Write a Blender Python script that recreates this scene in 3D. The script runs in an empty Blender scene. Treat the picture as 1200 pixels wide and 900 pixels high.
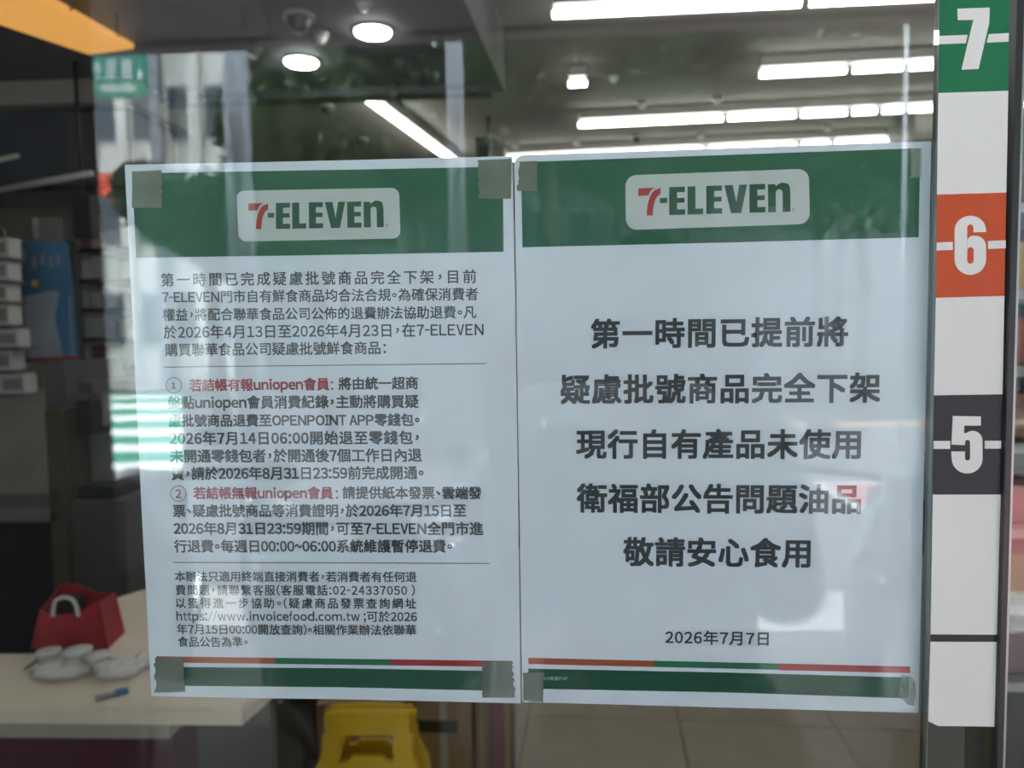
import bpy, bmesh, math, random
from mathutils import Vector, Matrix
random.seed(7)
S = bpy.context.scene
COL = S.collection
R = math.radians

# ---------------------------------------------------------------- camera
YAW, PITCH, ROLL = R(3.65), R(3.87), R(0.92)
F = 900.0                                    # focal length in pixels of a 1200 px wide frame
EYE = Vector((0.0, -0.42, 1.55))
ROT = Matrix.Rotation(YAW, 3, 'Z') @ Matrix.Rotation(R(90) - PITCH, 3, 'X') @ Matrix.Rotation(-ROLL, 3, 'Z')
cd = bpy.data.cameras.new('camera'); cam = bpy.data.objects.new('camera', cd); COL.objects.link(cam)
cam.matrix_world = Matrix.Translation(EYE) @ ROT.to_4x4()
cd.sensor_width = 36; cd.lens = 36 * F / 1200; cd.clip_start = 0.005; cd.clip_end = 300
cd.dof.use_dof = True; cd.dof.focus_distance = 0.432; cd.dof.aperture_fstop = 8.5
S.camera = cam
# ---------------------------------------------------------------- sky, sun, exposure
w = bpy.data.worlds.new('sky'); S.world = w; w.use_nodes = True
bg = w.node_tree.nodes['Background']
bg.inputs[0].default_value = (0.80, 0.90, 1.0, 1); bg.inputs[1].default_value = 7.5
sd = bpy.data.lights.new('sun', 'SUN'); sd.energy = 8; sd.angle = R(1.5); sd.color = (1, .96, .88)
so = bpy.data.objects.new('sun', sd); COL.objects.link(so)
so.rotation_euler = Vector((0.30, 0.20, -1.0)).to_track_quat('-Z', 'Y').to_euler()
S.view_settings.view_transform = 'Standard'; S.view_settings.look = 'None'
S.view_settings.exposure = 2.0; S.view_settings.gamma = 1.0; S.view_settings.use_curve_mapping = False

# ---------------------------------------------------------------- pixel rays -> places in the world
def ray(px, py):
    return ROT @ Vector(((px - 600) / F, -(py - 450) / F, -1.0))
def onY(px, py, Y):
    d = ray(px, py); return EYE + d * ((Y - EYE.y) / d.y)
def onZ(px, py, Z):
    d = ray(px, py); return EYE + d * ((Z - EYE.z) / d.z)
def mir(p):                                   # the real place of something seen in the pane
    return Vector((p.x, -p.y, p.z))

# ---------------------------------------------------------------- materials
def mat(name, col, rough=0.6, metal=0.0, emit=None, es=1.0, var=0.0, scale=20.0, bump=0.0, spec=0.5, trans=0.0, alpha=1.0, coat=0.0):
    m = bpy.data.materials.new(name); m.use_nodes = True
    nt = m.node_tree; b = nt.nodes['Principled BSDF']
    c = (*col, 1)
    b.inputs['Base Color'].default_value = c
    b.inputs['Roughness'].default_value = rough; b.inputs['Metallic'].default_value = metal
    b.inputs['Specular IOR Level'].default_value = spec
    b.inputs['Transmission Weight'].default_value = trans
    b.inputs['Alpha'].default_value = alpha
    b.inputs['Coat Weight'].default_value = coat
    if emit:
        b.inputs['Emission Color'].default_value = (*emit, 1); b.inputs['Emission Strength'].default_value = es
    if var > 0 or bump > 0:
        tc = nt.nodes.new('ShaderNodeTexCoord'); n = nt.nodes.new('ShaderNodeTexNoise')
        n.inputs['Scale'].default_value = scale; n.inputs['Detail'].default_value = 6
        nt.links.new(tc.outputs['Object'], n.inputs['Vector'])
        if var > 0:
            r = nt.nodes.new('ShaderNodeValToRGB')
            r.color_ramp.elements[0].position = .3; r.color_ramp.elements[1].position = .7
            r.color_ramp.elements[0].color = (*[x * (1 - var) for x in col], 1)
            r.color_ramp.elements[1].color = (*[min(1, x * (1 + var)) for x in col], 1)
            nt.links.new(n.outputs['Fac'], r.inputs[0]); nt.links.new(r.outputs[0], b.inputs['Base Color'])
        if bump > 0:
            bp = nt.nodes.new('ShaderNodeBump'); bp.inputs['Strength'].default_value = bump; bp.inputs['Distance'].default_value = .002
            nt.links.new(n.outputs['Fac'], bp.inputs['Height']); nt.links.new(bp.outputs[0], b.inputs['Normal'])
    return m

def glass_mat():
    m = bpy.data.materials.new('window_glass'); m.use_nodes = True
    nt = m.node_tree; nt.nodes.clear(); N = nt.nodes.new; L = nt.links.new
    out = N('ShaderNodeOutputMaterial'); mix = N('ShaderNodeMixShader')
    tr = N('ShaderNodeBsdfTransparent'); tr.inputs[0].default_value = (.965, .98, .972, 1)
    gl = N('ShaderNodeBsdfGlossy'); gl.inputs['Roughness'].default_value = 0.0
    fr = N('ShaderNodeFresnel'); geo = N('ShaderNodeNewGeometry')
    mm = N('ShaderNodeMath'); mm.operation = 'MULTIPLY_ADD'           # index 1.38 at the front face, its inverse behind, so both reflect alike
    mm.inputs[1].default_value = 1 / 1.38 - 1.38; mm.inputs[2].default_value = 1.38
    L(geo.outputs['Backfacing'], mm.inputs[0]); L(mm.outputs[0], fr.inputs['IOR'])
    L(fr.outputs[0], mix.inputs[0]); L(tr.outputs[0], mix.inputs[1]); L(gl.outputs[0], mix.inputs[2]); L(mix.outputs[0], out.inputs[0])
    return m

def film_mat(name, col, opacity, rough=.35):
    m = bpy.data.materials.new(name); m.use_nodes = True
    nt = m.node_tree; nt.nodes.clear(); N = nt.nodes.new; L = nt.links.new
    out = N('ShaderNodeOutputMaterial'); mix = N('ShaderNodeMixShader'); tr = N('ShaderNodeBsdfTransparent')
    b = N('ShaderNodeBsdfPrincipled'); b.inputs['Base Color'].default_value = (*col, 1); b.inputs['Roughness'].default_value = rough
    tc = N('ShaderNodeTexCoord'); n = N('ShaderNodeTexNoise'); n.inputs['Scale'].default_value = 160; n.inputs['Detail'].default_value = 5
    mp = N('ShaderNodeMapRange'); mp.inputs['To Min'].default_value = max(0, opacity - .12); mp.inputs['To Max'].default_value = min(1, opacity + .12)
    L(tc.outputs['Object'], n.inputs['Vector']); L(n.outputs['Fac'], mp.inputs['Value']); L(mp.outputs[0], mix.inputs[0])
    L(tr.outputs[0], mix.inputs[1]); L(b.outputs[0], mix.inputs[2]); L(mix.outputs[0], out.inputs[0])
    return m

M = dict(
    glass=glass_mat(),
    paper=mat('paper', (.74, .785, .90), .45, var=.015, scale=40),
    ink=mat('dark_ink', (.040, .050, .062), .5), red_ink=mat('crimson_ink', (.33, .02, .045), .5),
    green_ink=mat('green_ink', (.006, .105, .058), .5, var=.05, scale=60), green_dark=mat('deep_green_ink', (.004, .075, .042), .5),
    green_light=mat('stripe_green_ink', (.012, .15, .07), .5), orange_ink=mat('brown_orange_ink', (.40, .085, .035), .5),
    stripe_red=mat('stripe_red_ink', (.38, .018, .035), .5), seven_red=mat('logo_red_ink', (.42, .03, .03), .5),
    plate=mat('logo_plate_ink', (.56, .60, .61), .5),
    tape=film_mat('grey_adhesive_film', (.21, .24, .21), .70), cleartape=film_mat('clear_adhesive_film', (.42, .47, .42), .36, .2),
    st_white=mat('sticker_white', (.80, .765, .75), .4, spec=.3), st_green=mat('sticker_green', (.012, .17, .075), .4, spec=.3),
    st_orange=mat('sticker_orange', (.60, .082, .022), .4, spec=.3), st_black=mat('sticker_black', (.026, .027, .034), .4, spec=.3),
    seal=mat('black_rubber_seal', (.010, .013, .013), .35), edge=mat('polished_glass_edge', (.10, .125, .12), .3),
    alu=mat('brushed_aluminium', (.30, .31, .31), .35, .9),
    ceil=mat('ceiling_paint', (.24, .225, .215), .9, var=.04, scale=2), dropc=mat('dark_soffit_paint', (.10, .105, .11), .8, var=.08, scale=2),
    wall=mat('taupe_wall', (.34, .32, .28), .8, var=.1, scale=3), tile=mat('taupe_floor_tile', (.36, .315, .255), .4, var=.08, scale=6),
    grout=mat('tile_grout', (.07, .06, .05), .9),
    tube=mat('tube_glow', (1, 1, .95), .4, emit=(1, .97, .90), es=4.6), lamp=mat('downlight_glow', (1, 1, 1), .4, emit=(.97, 1, .96), es=22.0),
    white=mat('white_plastic', (.62, .62, .6), .4), cream=mat('cream_counter_laminate', (.78, .69, .56), .4, var=.03, scale=8),
    creamd=mat('beige_counter_apron', (.42, .39, .33), .5), maroon=mat('maroon_panel', (.075, .015, .03), .5), black=mat('matte_black', (.012, .012, .014), .5),
    char=mat('charcoal_panel', (.075, .074, .07), .5, var=.1, scale=5), charb=mat('slate_blue_panel', (.055, .06, .075), .5, var=.1, scale=5),
    olive=mat('olive_edge', (.07, .066, .04), .5), grey=mat('mid_grey_plastic', (.19, .185, .18), .5), lgrey=mat('pale_grey_plastic', (.38, .38, .37), .5),
    redbag=mat('crimson_paper_bag', (.40, .02, .035), .55, var=.1, scale=10), yellow=mat('yellow_plastic', (.75, .46, .01), .4), yelldark=mat('dark_slot', (.03, .025, .01), .6),
    kraft=mat('kraft_cardboard', (.30, .20, .10), .8, var=.08, scale=12), clear=film_mat('clear_plastic', (.85, .82, .82), .6, .15),
    blue=mat('blue_print', (.05, .17, .33), .5, var=.25, scale=4), bluel=mat('pale_blue_print', (.30, .36, .42), .5, var=.15, scale=6),
    orange_glow=mat('amber_lightbox', (.3, .15, .04), .5, emit=(1.0, .47, .11), es=.19),
    paver=mat('stone_paver', (.22, .195, .17), .8, var=.12, scale=8), pavejoint=mat('paver_joint', (.10, .09, .08), .9),
    soffit=mat('arcade_soffit', (.36, .35, .34), .9), pillar=mat('arcade_pillar_stone', (.035, .035, .035), .7, var=.1, scale=4),
    road=mat('asphalt', (.075, .075, .08), .9, var=.12, scale=3), rwhite=mat('road_white_paint', (.86, .88, .86), .7), rgreen=mat('road_green_paint', (.03, .34, .22), .7),
    rred=mat('road_red_paint', (.30, .08, .08), .7), ryellow=mat('road_yellow_paint', (.7, .42, .16), .7), kerb=mat('pale_kerb_stone', (.40, .39, .38), .8, var=.1, scale=6),
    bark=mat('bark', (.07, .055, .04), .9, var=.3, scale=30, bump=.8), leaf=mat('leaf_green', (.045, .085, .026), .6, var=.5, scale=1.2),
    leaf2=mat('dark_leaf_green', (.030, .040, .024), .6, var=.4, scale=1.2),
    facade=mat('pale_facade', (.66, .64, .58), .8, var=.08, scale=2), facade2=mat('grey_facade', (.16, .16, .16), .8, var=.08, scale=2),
    charb2=mat('grey_tower', (.22, .23, .25), .8),
    winglass=mat('far_window_glass', (.05, .07, .08), .1), signgreen=mat('sign_green', (.02, .22, .14), .5), signwhite=mat('sign_white', (.75, .76, .75), .5),
    redcloth=mat('red_awning', (.80, .10, .06), .7), pole=mat('galvanised_pole', (.42, .45, .48), .5, .3),
    scwhite=mat('white_scooter_paint', (.84, .86, .90), .25, coat=.5), rubber=mat('tyre_rubber', (.015, .015, .015), .8), chrome=mat('chrome', (.8, .8, .82), .12, 1.0),
    darkred=mat('dull_red_card', (.12, .02, .025), .6), ochre=mat('ochre_card', (.20, .13, .03), .6), scblack=mat('dark_scooter_paint', (.02, .022, .026), .35), scdark=mat('scooter_dark_plastic', (.03, .03, .035), .5), amber=mat('amber_lens', (.7, .2, .02), .3), redlens=mat('red_lens', (.5, .02, .02), .3),
    skin=mat('skin', (.50, .30, .21), .5), hair=mat('black_hair', (.01, .009, .008), .5), shirt=mat('charcoal_shirt', (.022, .023, .027), .85, var=.2, scale=30),
    trouser=mat('dark_trousers', (.018, .018, .022), .85), phone=mat('phone_black', (.01, .01, .012), .2), eye=mat('eye_white', (.7, .7, .68), .3), iris=mat('dark_iris', (.02, .012, .008), .2),
    lip=mat('lips', (.35, .13, .11), .5), shoe=mat('shoe_black', (.015, .015, .015), .5),
)
PROD = [mat('pack_' + n, c, .45) for n, c in (('cream', (.5, .46, .4)), ('brick', (.34, .07, .045)), ('gold', (.55, .32, .04)), ('plum', (.13, .05, .07)), ('mist', (.40, .44, .46)), ('umber', (.18, .09, .05)), ('leaf', (.10, .22, .08)))]

# ---------------------------------------------------------------- mesh helpers
def tag(o, label=None, cat=None, group=None, kind=None):
    if label: o['label'] = label
    if cat: o['category'] = cat
    if group: o['group'] = group
    if kind: o['kind'] = kind
    return o
def thing(name, label, cat, loc=(0, 0, 0), rz=0.0, group=None):
    o = bpy.data.objects.new(name, None); COL.objects.link(o); o.location = loc; o.rotation_euler = (0, 0, rz); o.empty_display_size = .05
    return tag(o, label, cat, group)
def link(name, me, m, parent=None, world=False):
    o = bpy.data.objects.new(name, me); COL.objects.link(o)
    if m and not me.materials: me.materials.append(m)
    if parent:
        o.parent = parent
        if world:                            # the mesh is in world coordinates
            o.matrix_parent_inverse = BASE(parent).inverted()
    return o
def BASE(o):
    b = Matrix.LocRotScale(o.location, o.rotation_euler, o.scale)
    return (BASE(o.parent) @ o.matrix_parent_inverse @ b) if o.parent else b
def finish(bm, name, m, parent=None, smooth=False, world=True):
    me = bpy.data.meshes.new(name)
    if smooth:
        for f in bm.faces: f.smooth = True
    bm.to_mesh(me); bm.free()
    return link(name, me, m, parent, world)
def add_box(bm, lo, hi, rz=0.0, about=None, bevel=0.0):
    lo, hi = Vector(lo), Vector(hi); c = (lo + hi) / 2; s = hi - lo
    g = bmesh.ops.create_cube(bm, size=1)['verts']
    for v in g: v.co = Vector((v.co.x * s.x, v.co.y * s.y, v.co.z * s.z)) + c
    if bevel > 0:
        es = {e for v in g for e in v.link_edges}
        r = bmesh.ops.bevel(bm, geom=list(es), offset=bevel, segments=2, affect='EDGES', profile=.6)
        g = list({v for f in r['faces'] for v in f.verts} | {v for v in g if v.is_valid})
    if rz:
        a = Vector(about) if about else c
        bmesh.ops.rotate(bm, verts=[v for v in g if v.is_valid], cent=a, matrix=Matrix.Rotation(rz, 3, 'Z'))
    return g
def box(name, lo, hi, m, parent=None, bevel=0.0, rz=0.0, about=None, world=True):
    bm = bmesh.new(); add_box(bm, lo, hi, rz, about, bevel)
    return finish(bm, name, m, parent, world=world)
def add_cyl(bm, p, q, r1, r2=None, n=20, caps=True):
    p, q = Vector(p), Vector(q); d = q - p
    g = bmesh.ops.create_cone(bm, cap_ends=caps, segments=n, radius1=r1, radius2=r1 if r2 is None else r2, depth=d.length)['verts']
    bmesh.ops.transform(bm, verts=g, matrix=Matrix.Translation((p + q) / 2) @ Vector((0, 0, 1)).rotation_difference(d).to_matrix().to_4x4())
    return g
def cyl(name, p, q, r, m, parent=None, r2=None, n=20, world=True):
    bm = bmesh.new(); add_cyl(bm, p, q, r, r2, n)
    o = finish(bm, name, m, parent, world=world)
    for f in o.data.polygons: f.use_smooth = len(f.vertices) == 4
    return o
def add_ball(bm, c, rx, ry=None, rz=None, u=20, v=12, rot=None):
    g = bmesh.ops.create_uvsphere(bm, u_segments=u, v_segments=v, radius=1)['verts']
    mt = Matrix.Translation(c) @ (rot.to_4x4() if rot else Matrix.Identity(4)) @ Matrix.Diagonal((rx, ry or rx, rz or rx, 1))
    bmesh.ops.transform(bm, verts=g, matrix=mt); return g
def prism(bm, pts, t):                       # polygon of world points, thickened by vector t
    a = [bm.verts.new(p) for p in pts]; b = [bm.verts.new(Vector(p) + t) for p in pts]
    bm.faces.new(a); bm.faces.new(b[::-1]); n = len(a)
    for i in range(n): bm.faces.new((a[i], b[i], b[(i + 1) % n], a[(i + 1) % n]))
def flat(name, pixels, Y, m, parent=None, t=.00012):   # a flat piece standing on the plane y = Y, outline given by corner rays
    bm = bmesh.new(); prism(bm, [onY(x, y, Y) for x, y in pixels], Vector((0, t, 0)))
    bmesh.ops.recalc_face_normals(bm, faces=bm.faces)
    return finish(bm, name, m, parent)
def tube(name, pts, r, m, parent=None, n=8, world=True):
    cu = bpy.data.curves.new(name, 'CURVE'); cu.dimensions = '3D'; cu.bevel_depth = r; cu.bevel_resolution = max(1, n // 4); cu.use_fill_caps = True
    sp = cu.splines.new('NURBS'); sp.points.add(len(pts) - 1); sp.use_endpoint_u = True; sp.order_u = 3
    for p, q in zip(sp.points, pts): p.co = (*q, 1)
    o = bpy.data.objects.new('x', cu); COL.objects.link(o); bpy.context.view_layer.update()
    me = bpy.data.meshes.new_from_object(o.evaluated_get(bpy.context.evaluated_depsgraph_get())); bpy.data.objects.remove(o)
    me.name = name
    for f in me.polygons: f.use_smooth = True
    return link(name, me, m, parent, world)
def copy_tree(o, parent=None):
    c = o.copy(); COL.objects.link(c); c.parent = parent
    for ch in list(o.children): copy_tree(ch, c)
    return c
def rrect(quad, r, n=6):                     # rounded rectangle in pixel space from 4 corners (tl, tr, br, bl)
    out = []; q = [Vector(p) for p in quad]
    for i in range(4):
        p, a, b = q[i], q[i - 1], q[(i + 1) % 4]
        e, f = (a - p).normalized() * r[i], (b - p).normalized() * r[i]
        if r[i] <= 0: out.append(p); continue
        c = p + e + f
        for k in range(n + 1):
            t = k / n * math.pi / 2; out.append(c - f * math.cos(t) - e * math.sin(t))
    return [(p.x, p.y) for p in out]

# ---------------------------------------------------------------- glyphs (Blender's own font and its fallback)
ADV = {'-': .347, 'E': .589, 'L': .543, 'V': .573, 'N': .723, 'O': .742, 'P': .633, 'I': .30, 'T': .599, 'A': .608, 'u': .607, 'n': .61, 'i': .275, 'o': .606, 'p': .62, 'e': .554,
       'h': .607, 't': .377, 's': .468, 'w': .80, 'v': .521, 'c': .51, 'f': .325, 'd': .62, 'm': .926, ':': .278, '/': .392, '.': .278, '(': .338, ')': .338, '~': .555, ';': .278, ' ': .22,
       '，': .5, '。': .5, '、': .5, '：': .5}
GL = {}
def load_glyphs(chars):
    obs = []
    for ch in sorted(set(chars)):
        if ch == ' ': continue
        src = chr(ord(ch) + 0xFEE0) if 33 <= ord(ch) < 127 else ch
        c = bpy.data.curves.new('g', 'FONT'); c.body = src; c.size = 1; c.resolution_u = 2
        o = bpy.data.objects.new('g', c); COL.objects.link(o); obs.append((ch, o))
    bpy.context.view_layer.update(); dg = bpy.context.evaluated_depsgraph_get()
    for ch, o in obs:
        me = bpy.data.meshes.new_from_object(o.evaluated_get(dg))
        vs = [v.co.copy() for v in me.vertices]; fs = [tuple(p.vertices) for p in me.polygons]
        if vs:
            x0, x1 = min(v.x for v in vs), max(v.x for v in vs); a = adv(ch)
            if ch in ADV or ch.isdigit():    # centre proportional glyphs in their own advance
                k = min(1.0, a * .88 / max(x1 - x0, 1e-4)); cx = (x0 + x1) / 2
                if ch in '，。、': k, cx = 1, (x0 + x1) / 2
                for v in vs: v.x = (v.x - cx) * k + a / 2
            y0, y1 = min(v.y for v in vs), max(v.y for v in vs)
            if ch in '，。、':
                dy = {'，': .36, '。': .36, '、': .36}[ch] - (y0 + y1) / 2
                for v in vs: v.y += dy
        GL[ch] = (vs, fs); bpy.data.meshes.remove(me)
    for _, o in obs: c = o.data; bpy.data.objects.remove(o); bpy.data.curves.remove(c)
def adv(ch):
    return ADV.get(ch, .555 if ch.isdigit() else 1.0)
def text_mesh(name, s, x0, x1, yl, yr, em, fat, m, Y, parent, t=.00004):
    """One line of print: pixel x range of its ink, pixel y of its middle at both ends, em in pixels, fat = dilation in em."""
    A, B = onY(x0, yl, Y), onY(x1, yr, Y)
    u = (B - A); W = u.length; u.normalize(); v = Vector((0, 1, 0)).cross(u) * -1
    if v.z < 0: v = -v
    px = W / math.hypot(x1 - x0, yr - yl); E = em * px
    ink = lambda ch: (min(p.x for p in GL[ch][0]), max(p.x for p in GL[ch][0]))
    lead = ink(s[0])[0]; tail = adv(s[-1]) - ink(s[-1])[1]
    tot = sum(adv(c) for c in s) - lead - tail
    E = min(E, W / tot)
    tr = (W / E - tot) / max(1, len(s) - 1)
    V, Fc = [], []; x = -lead
    offs = [(0, 0)] if fat <= 0 else [(-fat, -fat), (fat, -fat), (fat, fat), (-fat, fat)]
    for c in s:
        if c != ' ':
            gv, gf = GL[c]
            for q_, (ox, oy) in enumerate(offs):
                b = len(V)
                for p in gv: V.append(A + u * ((x + p.x + ox) * E) + v * ((p.y - .38 + oy) * E) - Vector((0, q_ * .000012, 0)))
                Fc += [tuple(b + i for i in f) for f in gf]
        x += adv(c) + tr
    me = bpy.data.meshes.new(name); me.from_pydata([tuple(p) for p in V], [], Fc); me.update()
    return link(name, me, m, parent, True)

# ================================================================ STRUCTURE
GX = 0.008                                    # inner face of the panes (outer face at y = 0)
def st(o): o['kind'] = 'structure'; return o
CZ = 2.90; ZC0 = .90
# pane joints are upright lines
j1 = onY(1088, 450, 0).x; ja = onY(1079.5, 450, 0).x; jb = onY(1093, 450, 0).x
k1 = onY(1176.2, 450, 0).x; k2 = onY(1188, 450, 0).x
def pane(n, x0, x1, y0=0.0, y1=GX):
    o = st(box('window_%d' % n, (x0, y0, .04), (x1, y1, CZ - .02), M['glass'])); return o
jx = onY(1086.3, 450, GX).x
pane(1, -1.9, jx - .0001); pane(2, jx + .0009, k1 - .0006); pane(3, k2 + .0006, 2.6)
st(box('trim_1', (jx, .0042, .04), (jx + .0008, GX - .0002, CZ - .02), M['seal']))
st(box('trim_2', (jx, .0002, .04), (jx + .0008, .0041, CZ - .02), M['edge']))
st(box('trim_3', (k1, -.003, .04), (k2 - .0016, .03, CZ - .02), M['seal'], bevel=.0004))
st(box('trim_4', (k2 - .0015, -.002, .04), (k2, .03, CZ - .02), M['alu']))
st(box('trim_5', (-1.9, -.02, 0), (2.6, .03, .04), M['alu']))
st(box('trim_6', (-1.9, -.02, CZ - .02), (2.6, .03, CZ + .04), M['alu']))
st(box('wall_front', (-5, -.06, CZ + .04), (6, .06, 4.2), M['wall']))
st(box('wall_front_left', (-5, -.06, 0), (-1.9, .06, CZ + .04), M['pillar']))
st(box('wall_front_right', (2.6, -.06, 0), (6, .06, CZ + .04), M['pillar']))
# interior shell
st(box('ceiling', (-5, .06, CZ), (6, 9.2, CZ + .1), M['ceil']))
st(box('wall_back', (-5, 9.0, 0), (6, 9.2, CZ), M['wall']))
st(box('wall_left', (-5.2, .06, 0), (-5, 9.2, CZ), M['wall']))
st(box('wall_right', (6, .06, 0), (6.2, 9.2, CZ), M['wall']))
floor = st(box('floor', (-5, .03, -.12), (6, 9.2, -.006), M['grout']))
me = None; T0 = onZ(793, 832, 0); rz = R(-3)
for i in range(-5, 6):
    for j in range(-5, 4):
        c = Vector((T0.x, T0.y, 0)) + Matrix.Rotation(rz, 3, 'Z') @ Vector(((i + .5) * .6, (j + .35) * .6, 0))
        if c.y < .36 or c.x < -3.2 or c.x > 3.5: continue
        if me is None:
            bm = bmesh.new(); add_box(bm, (-.2975, -.2975, -.0059), (.2975, .2975, 0)); me = bpy.data.meshes.new('floor_tile'); bm.to_mesh(me); bm.free(); me.materials.append(M['tile'])
        o = bpy.data.objects.new('floor_tile', me); COL.objects.link(o); o.parent = floor; o.location = (c.x, c.y, random.uniform(-.0004, .0004)); o.rotation_euler = (0, 0, rz)
# lower dark ceiling over the counter end of the shop
zd = 2.62
a = onZ(545, 2, zd); b = onZ(592, 108, zd); c_ = onZ(300, 118, zd)
bm = bmesh.new()
u = (b - a).normalized(); a0 = b - u * ((b.y - .07) / u.y)
lft = b + (c_ - b).normalized() * 4.2
pts = [(a0.x, a0.y, zd), (b.x, b.y, zd), (lft.x, lft.y, zd), (lft.x - .6, .07, zd)]
prism(bm, [Vector(p) for p in pts], Vector((0, 0, CZ - zd - .002))); bmesh.ops.recalc_face_normals(bm, faces=bm.faces)
st(finish(bm, 'ceiling_lowered', M['dropc']))
bm = bmesh.new(); v0 = (c_ - b).normalized(); nrm = Vector((-v0.y, v0.x, 0)); nrm = -nrm if nrm.y > 0 else nrm
prism(bm, [Vector(b) + v0 * .05 + nrm * .14, Vector(b) + v0 * 2.4 + nrm * .14, Vector(b) + v0 * 2.4 + nrm * .04, Vector(b) + v0 * .05 + nrm * .04], Vector((0, 0, -.035)))
bmesh.ops.recalc_face_normals(bm, faces=bm.faces); st(finish(bm, 'trim_7', M['charb']))

# ================================================================ CEILING LIGHTS
def batten(label, p0, p1, joints, z, r, grp='fluorescent battens on the shop ceiling'):
    A, B = onZ(*p0, z), onZ(*p1, z); d = (B - A); Lg = d.length; d.normalize()
    t = thing('batten_light', label, 'light', (A.x, A.y, CZ), 0, grp)
    bm = bmesh.new(); n = Vector((-d.y, d.x, 0)); W = .035
    o0 = A + d * .02; o1 = B - d * .02
    prism(bm, [Vector((*(o0 + n * W).xy, z + .03)), Vector((*(o1 + n * W).xy, z + .03)), Vector((*(o1 - n * W).xy, z + .03)), Vector((*(o0 - n * W).xy, z + .03))], Vector((0, 0, CZ - z - .03)))
    bmesh.ops.recalc_face_normals(bm, faces=bm.faces); finish(bm, 'housing', M['lgrey'], t)
    xs = [p0[0]] + list(joints) + [p1[0]]
    for i in range(len(xs) - 1):
        f = lambda x: A + d * (Lg * ((onZ(x, p0[1] + (p1[1] - p0[1]) * (x - p0[0]) / (p1[0] - p0[0]), z) - A).length / Lg))
        a, b = f(xs[i]) + d * .015, f(xs[i + 1]) - d * .015
        g = cyl('tube', a, b, r, M['tube'], t, n=14)
        bm = bmesh.new()
        bm.free()
        for e, s in ((a, 1), (b, -1)): cyl('end_cap', e - d * s * .008, e + d * s * .002, r * 1.02, M['lgrey'], g, n=14)
batten('longest bright tube row, nearest the window at the top right of the picture', (643, 17.5), (1230, -10), [943], 2.82, .0145)
batten('bright tube row starting right of the middle, second from the window', (886, 88), (1230, 70), [995, 1061], 2.82, .0145)
batten('bright tube row just above the right poster, third from the window', (675, 147), (1230, 121), [850, 935, 995, 1030, 1061], 2.82, .014)
batten('farthest tube row, touching the top edge of the right poster', (590, 186.5), (1076, 163), [827, 936, 975, 1061], 2.82, .0125)
batten('short stub of tube between the first and third rows', (663, 99), (691, 97.5), [], 2.82, .0145)
batten('slanting tube running away toward the left poster', (415, 106), (536, 194), [], 2.82, .0145)
def downlight(px, py, label):
    p = onZ(px, py, zd); t = thing('downlight', label, 'light', (p.x, p.y, zd), 0, 'round downlights in the dark lowered ceiling')
    cyl('rim', p - Vector((0, 0, .008)), p + Vector((0, 0, .0)), .068, M['lgrey'], t, n=32)
    cyl('lens', p - Vector((0, 0, .014)), p - Vector((0, 0, .0081)), .060, M['lamp'], t, n=32)
downlight(437, 35, 'round downlight farther right in the dark lowered ceiling')
downlight(353, 70.5, 'round downlight farther left in the dark lowered ceiling')
p_ = onZ(90, 800, ZC0); t = thing('downlight', 'added out-of-view downlight in the lowered ceiling, brightening the counter', 'light', (p_.x, p_.y, zd), 0, 'round downlights in the dark lowered ceiling')  # extra lamp outside the view, added to brighten the counter
cyl('rim', (p_.x, p_.y, zd - .008), (p_.x, p_.y, zd), .068, M['lgrey'], t, n=32); cyl('lens', (p_.x, p_.y, zd - .014), (p_.x, p_.y, zd - .0081), .060, M['lamp'], t, n=32)
def dome(px, py, r, m, label, name, z=CZ, cat='detector', grp=None):
    p = onZ(px, py, z - .02); t = thing(name, label, cat, (p.x, p.y, z), 0, grp)
    q = Vector((p.x, p.y, z)); cyl('base_ring', q - Vector((0, 0, .012)), q, r, M['lgrey'], t, n=18)
    bm = bmesh.new(); add_ball(bm, q - Vector((0, 0, .014)), r * .72, r * .72, r * .8, 14, 8); finish(bm, 'dome', m, t, True)
dome(350, 25, .055, M['black'], 'dark dome camera above the left downlight', 'dome_camera', zd, 'camera')
dome(383, 128, .045, M['black'], 'small dark dome camera beyond the lowered ceiling, nearest the downlights', 'dome_camera', cat='camera')
dome(425, 166, .045, M['black'], 'small dark dome camera just above the left poster top edge', 'dome_camera', cat='camera')
dome(427, 8, .03, M['white'], 'small white sprinkler beside the right downlight', 'sprinkler', zd)
dome(376, 46, .03, M['white'], 'small white sprinkler between the two downlights', 'sprinkler', zd)
SPR = 'white sprinkler heads on the shop ceiling'
for px, py, lb in ((604, 172, 'leftmost white sprinkler in the row above the farthest tubes'), (675, 168, 'second white sprinkler from the left above the farthest tubes'),
                   (821, 161, 'white sprinkler right of the little camera above the farthest tubes'), (752, 124, 'white sprinkler above the left half of the third tube row'),
                   (841, 119, 'white sprinkler above the middle of the third tube row'), (719, 94, 'white sprinkler right of the short tube stub'),
                   (970, 152, 'white sprinkler at the far right above the farthest tubes')):
    dome(px, py, .030, M['white'], lb, 'sprinkler', grp=SPR)
dome(746, 163, .042, M['black'], 'little dark camera in the row of sprinklers above the right poster', 'dome_camera', cat='camera')
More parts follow.
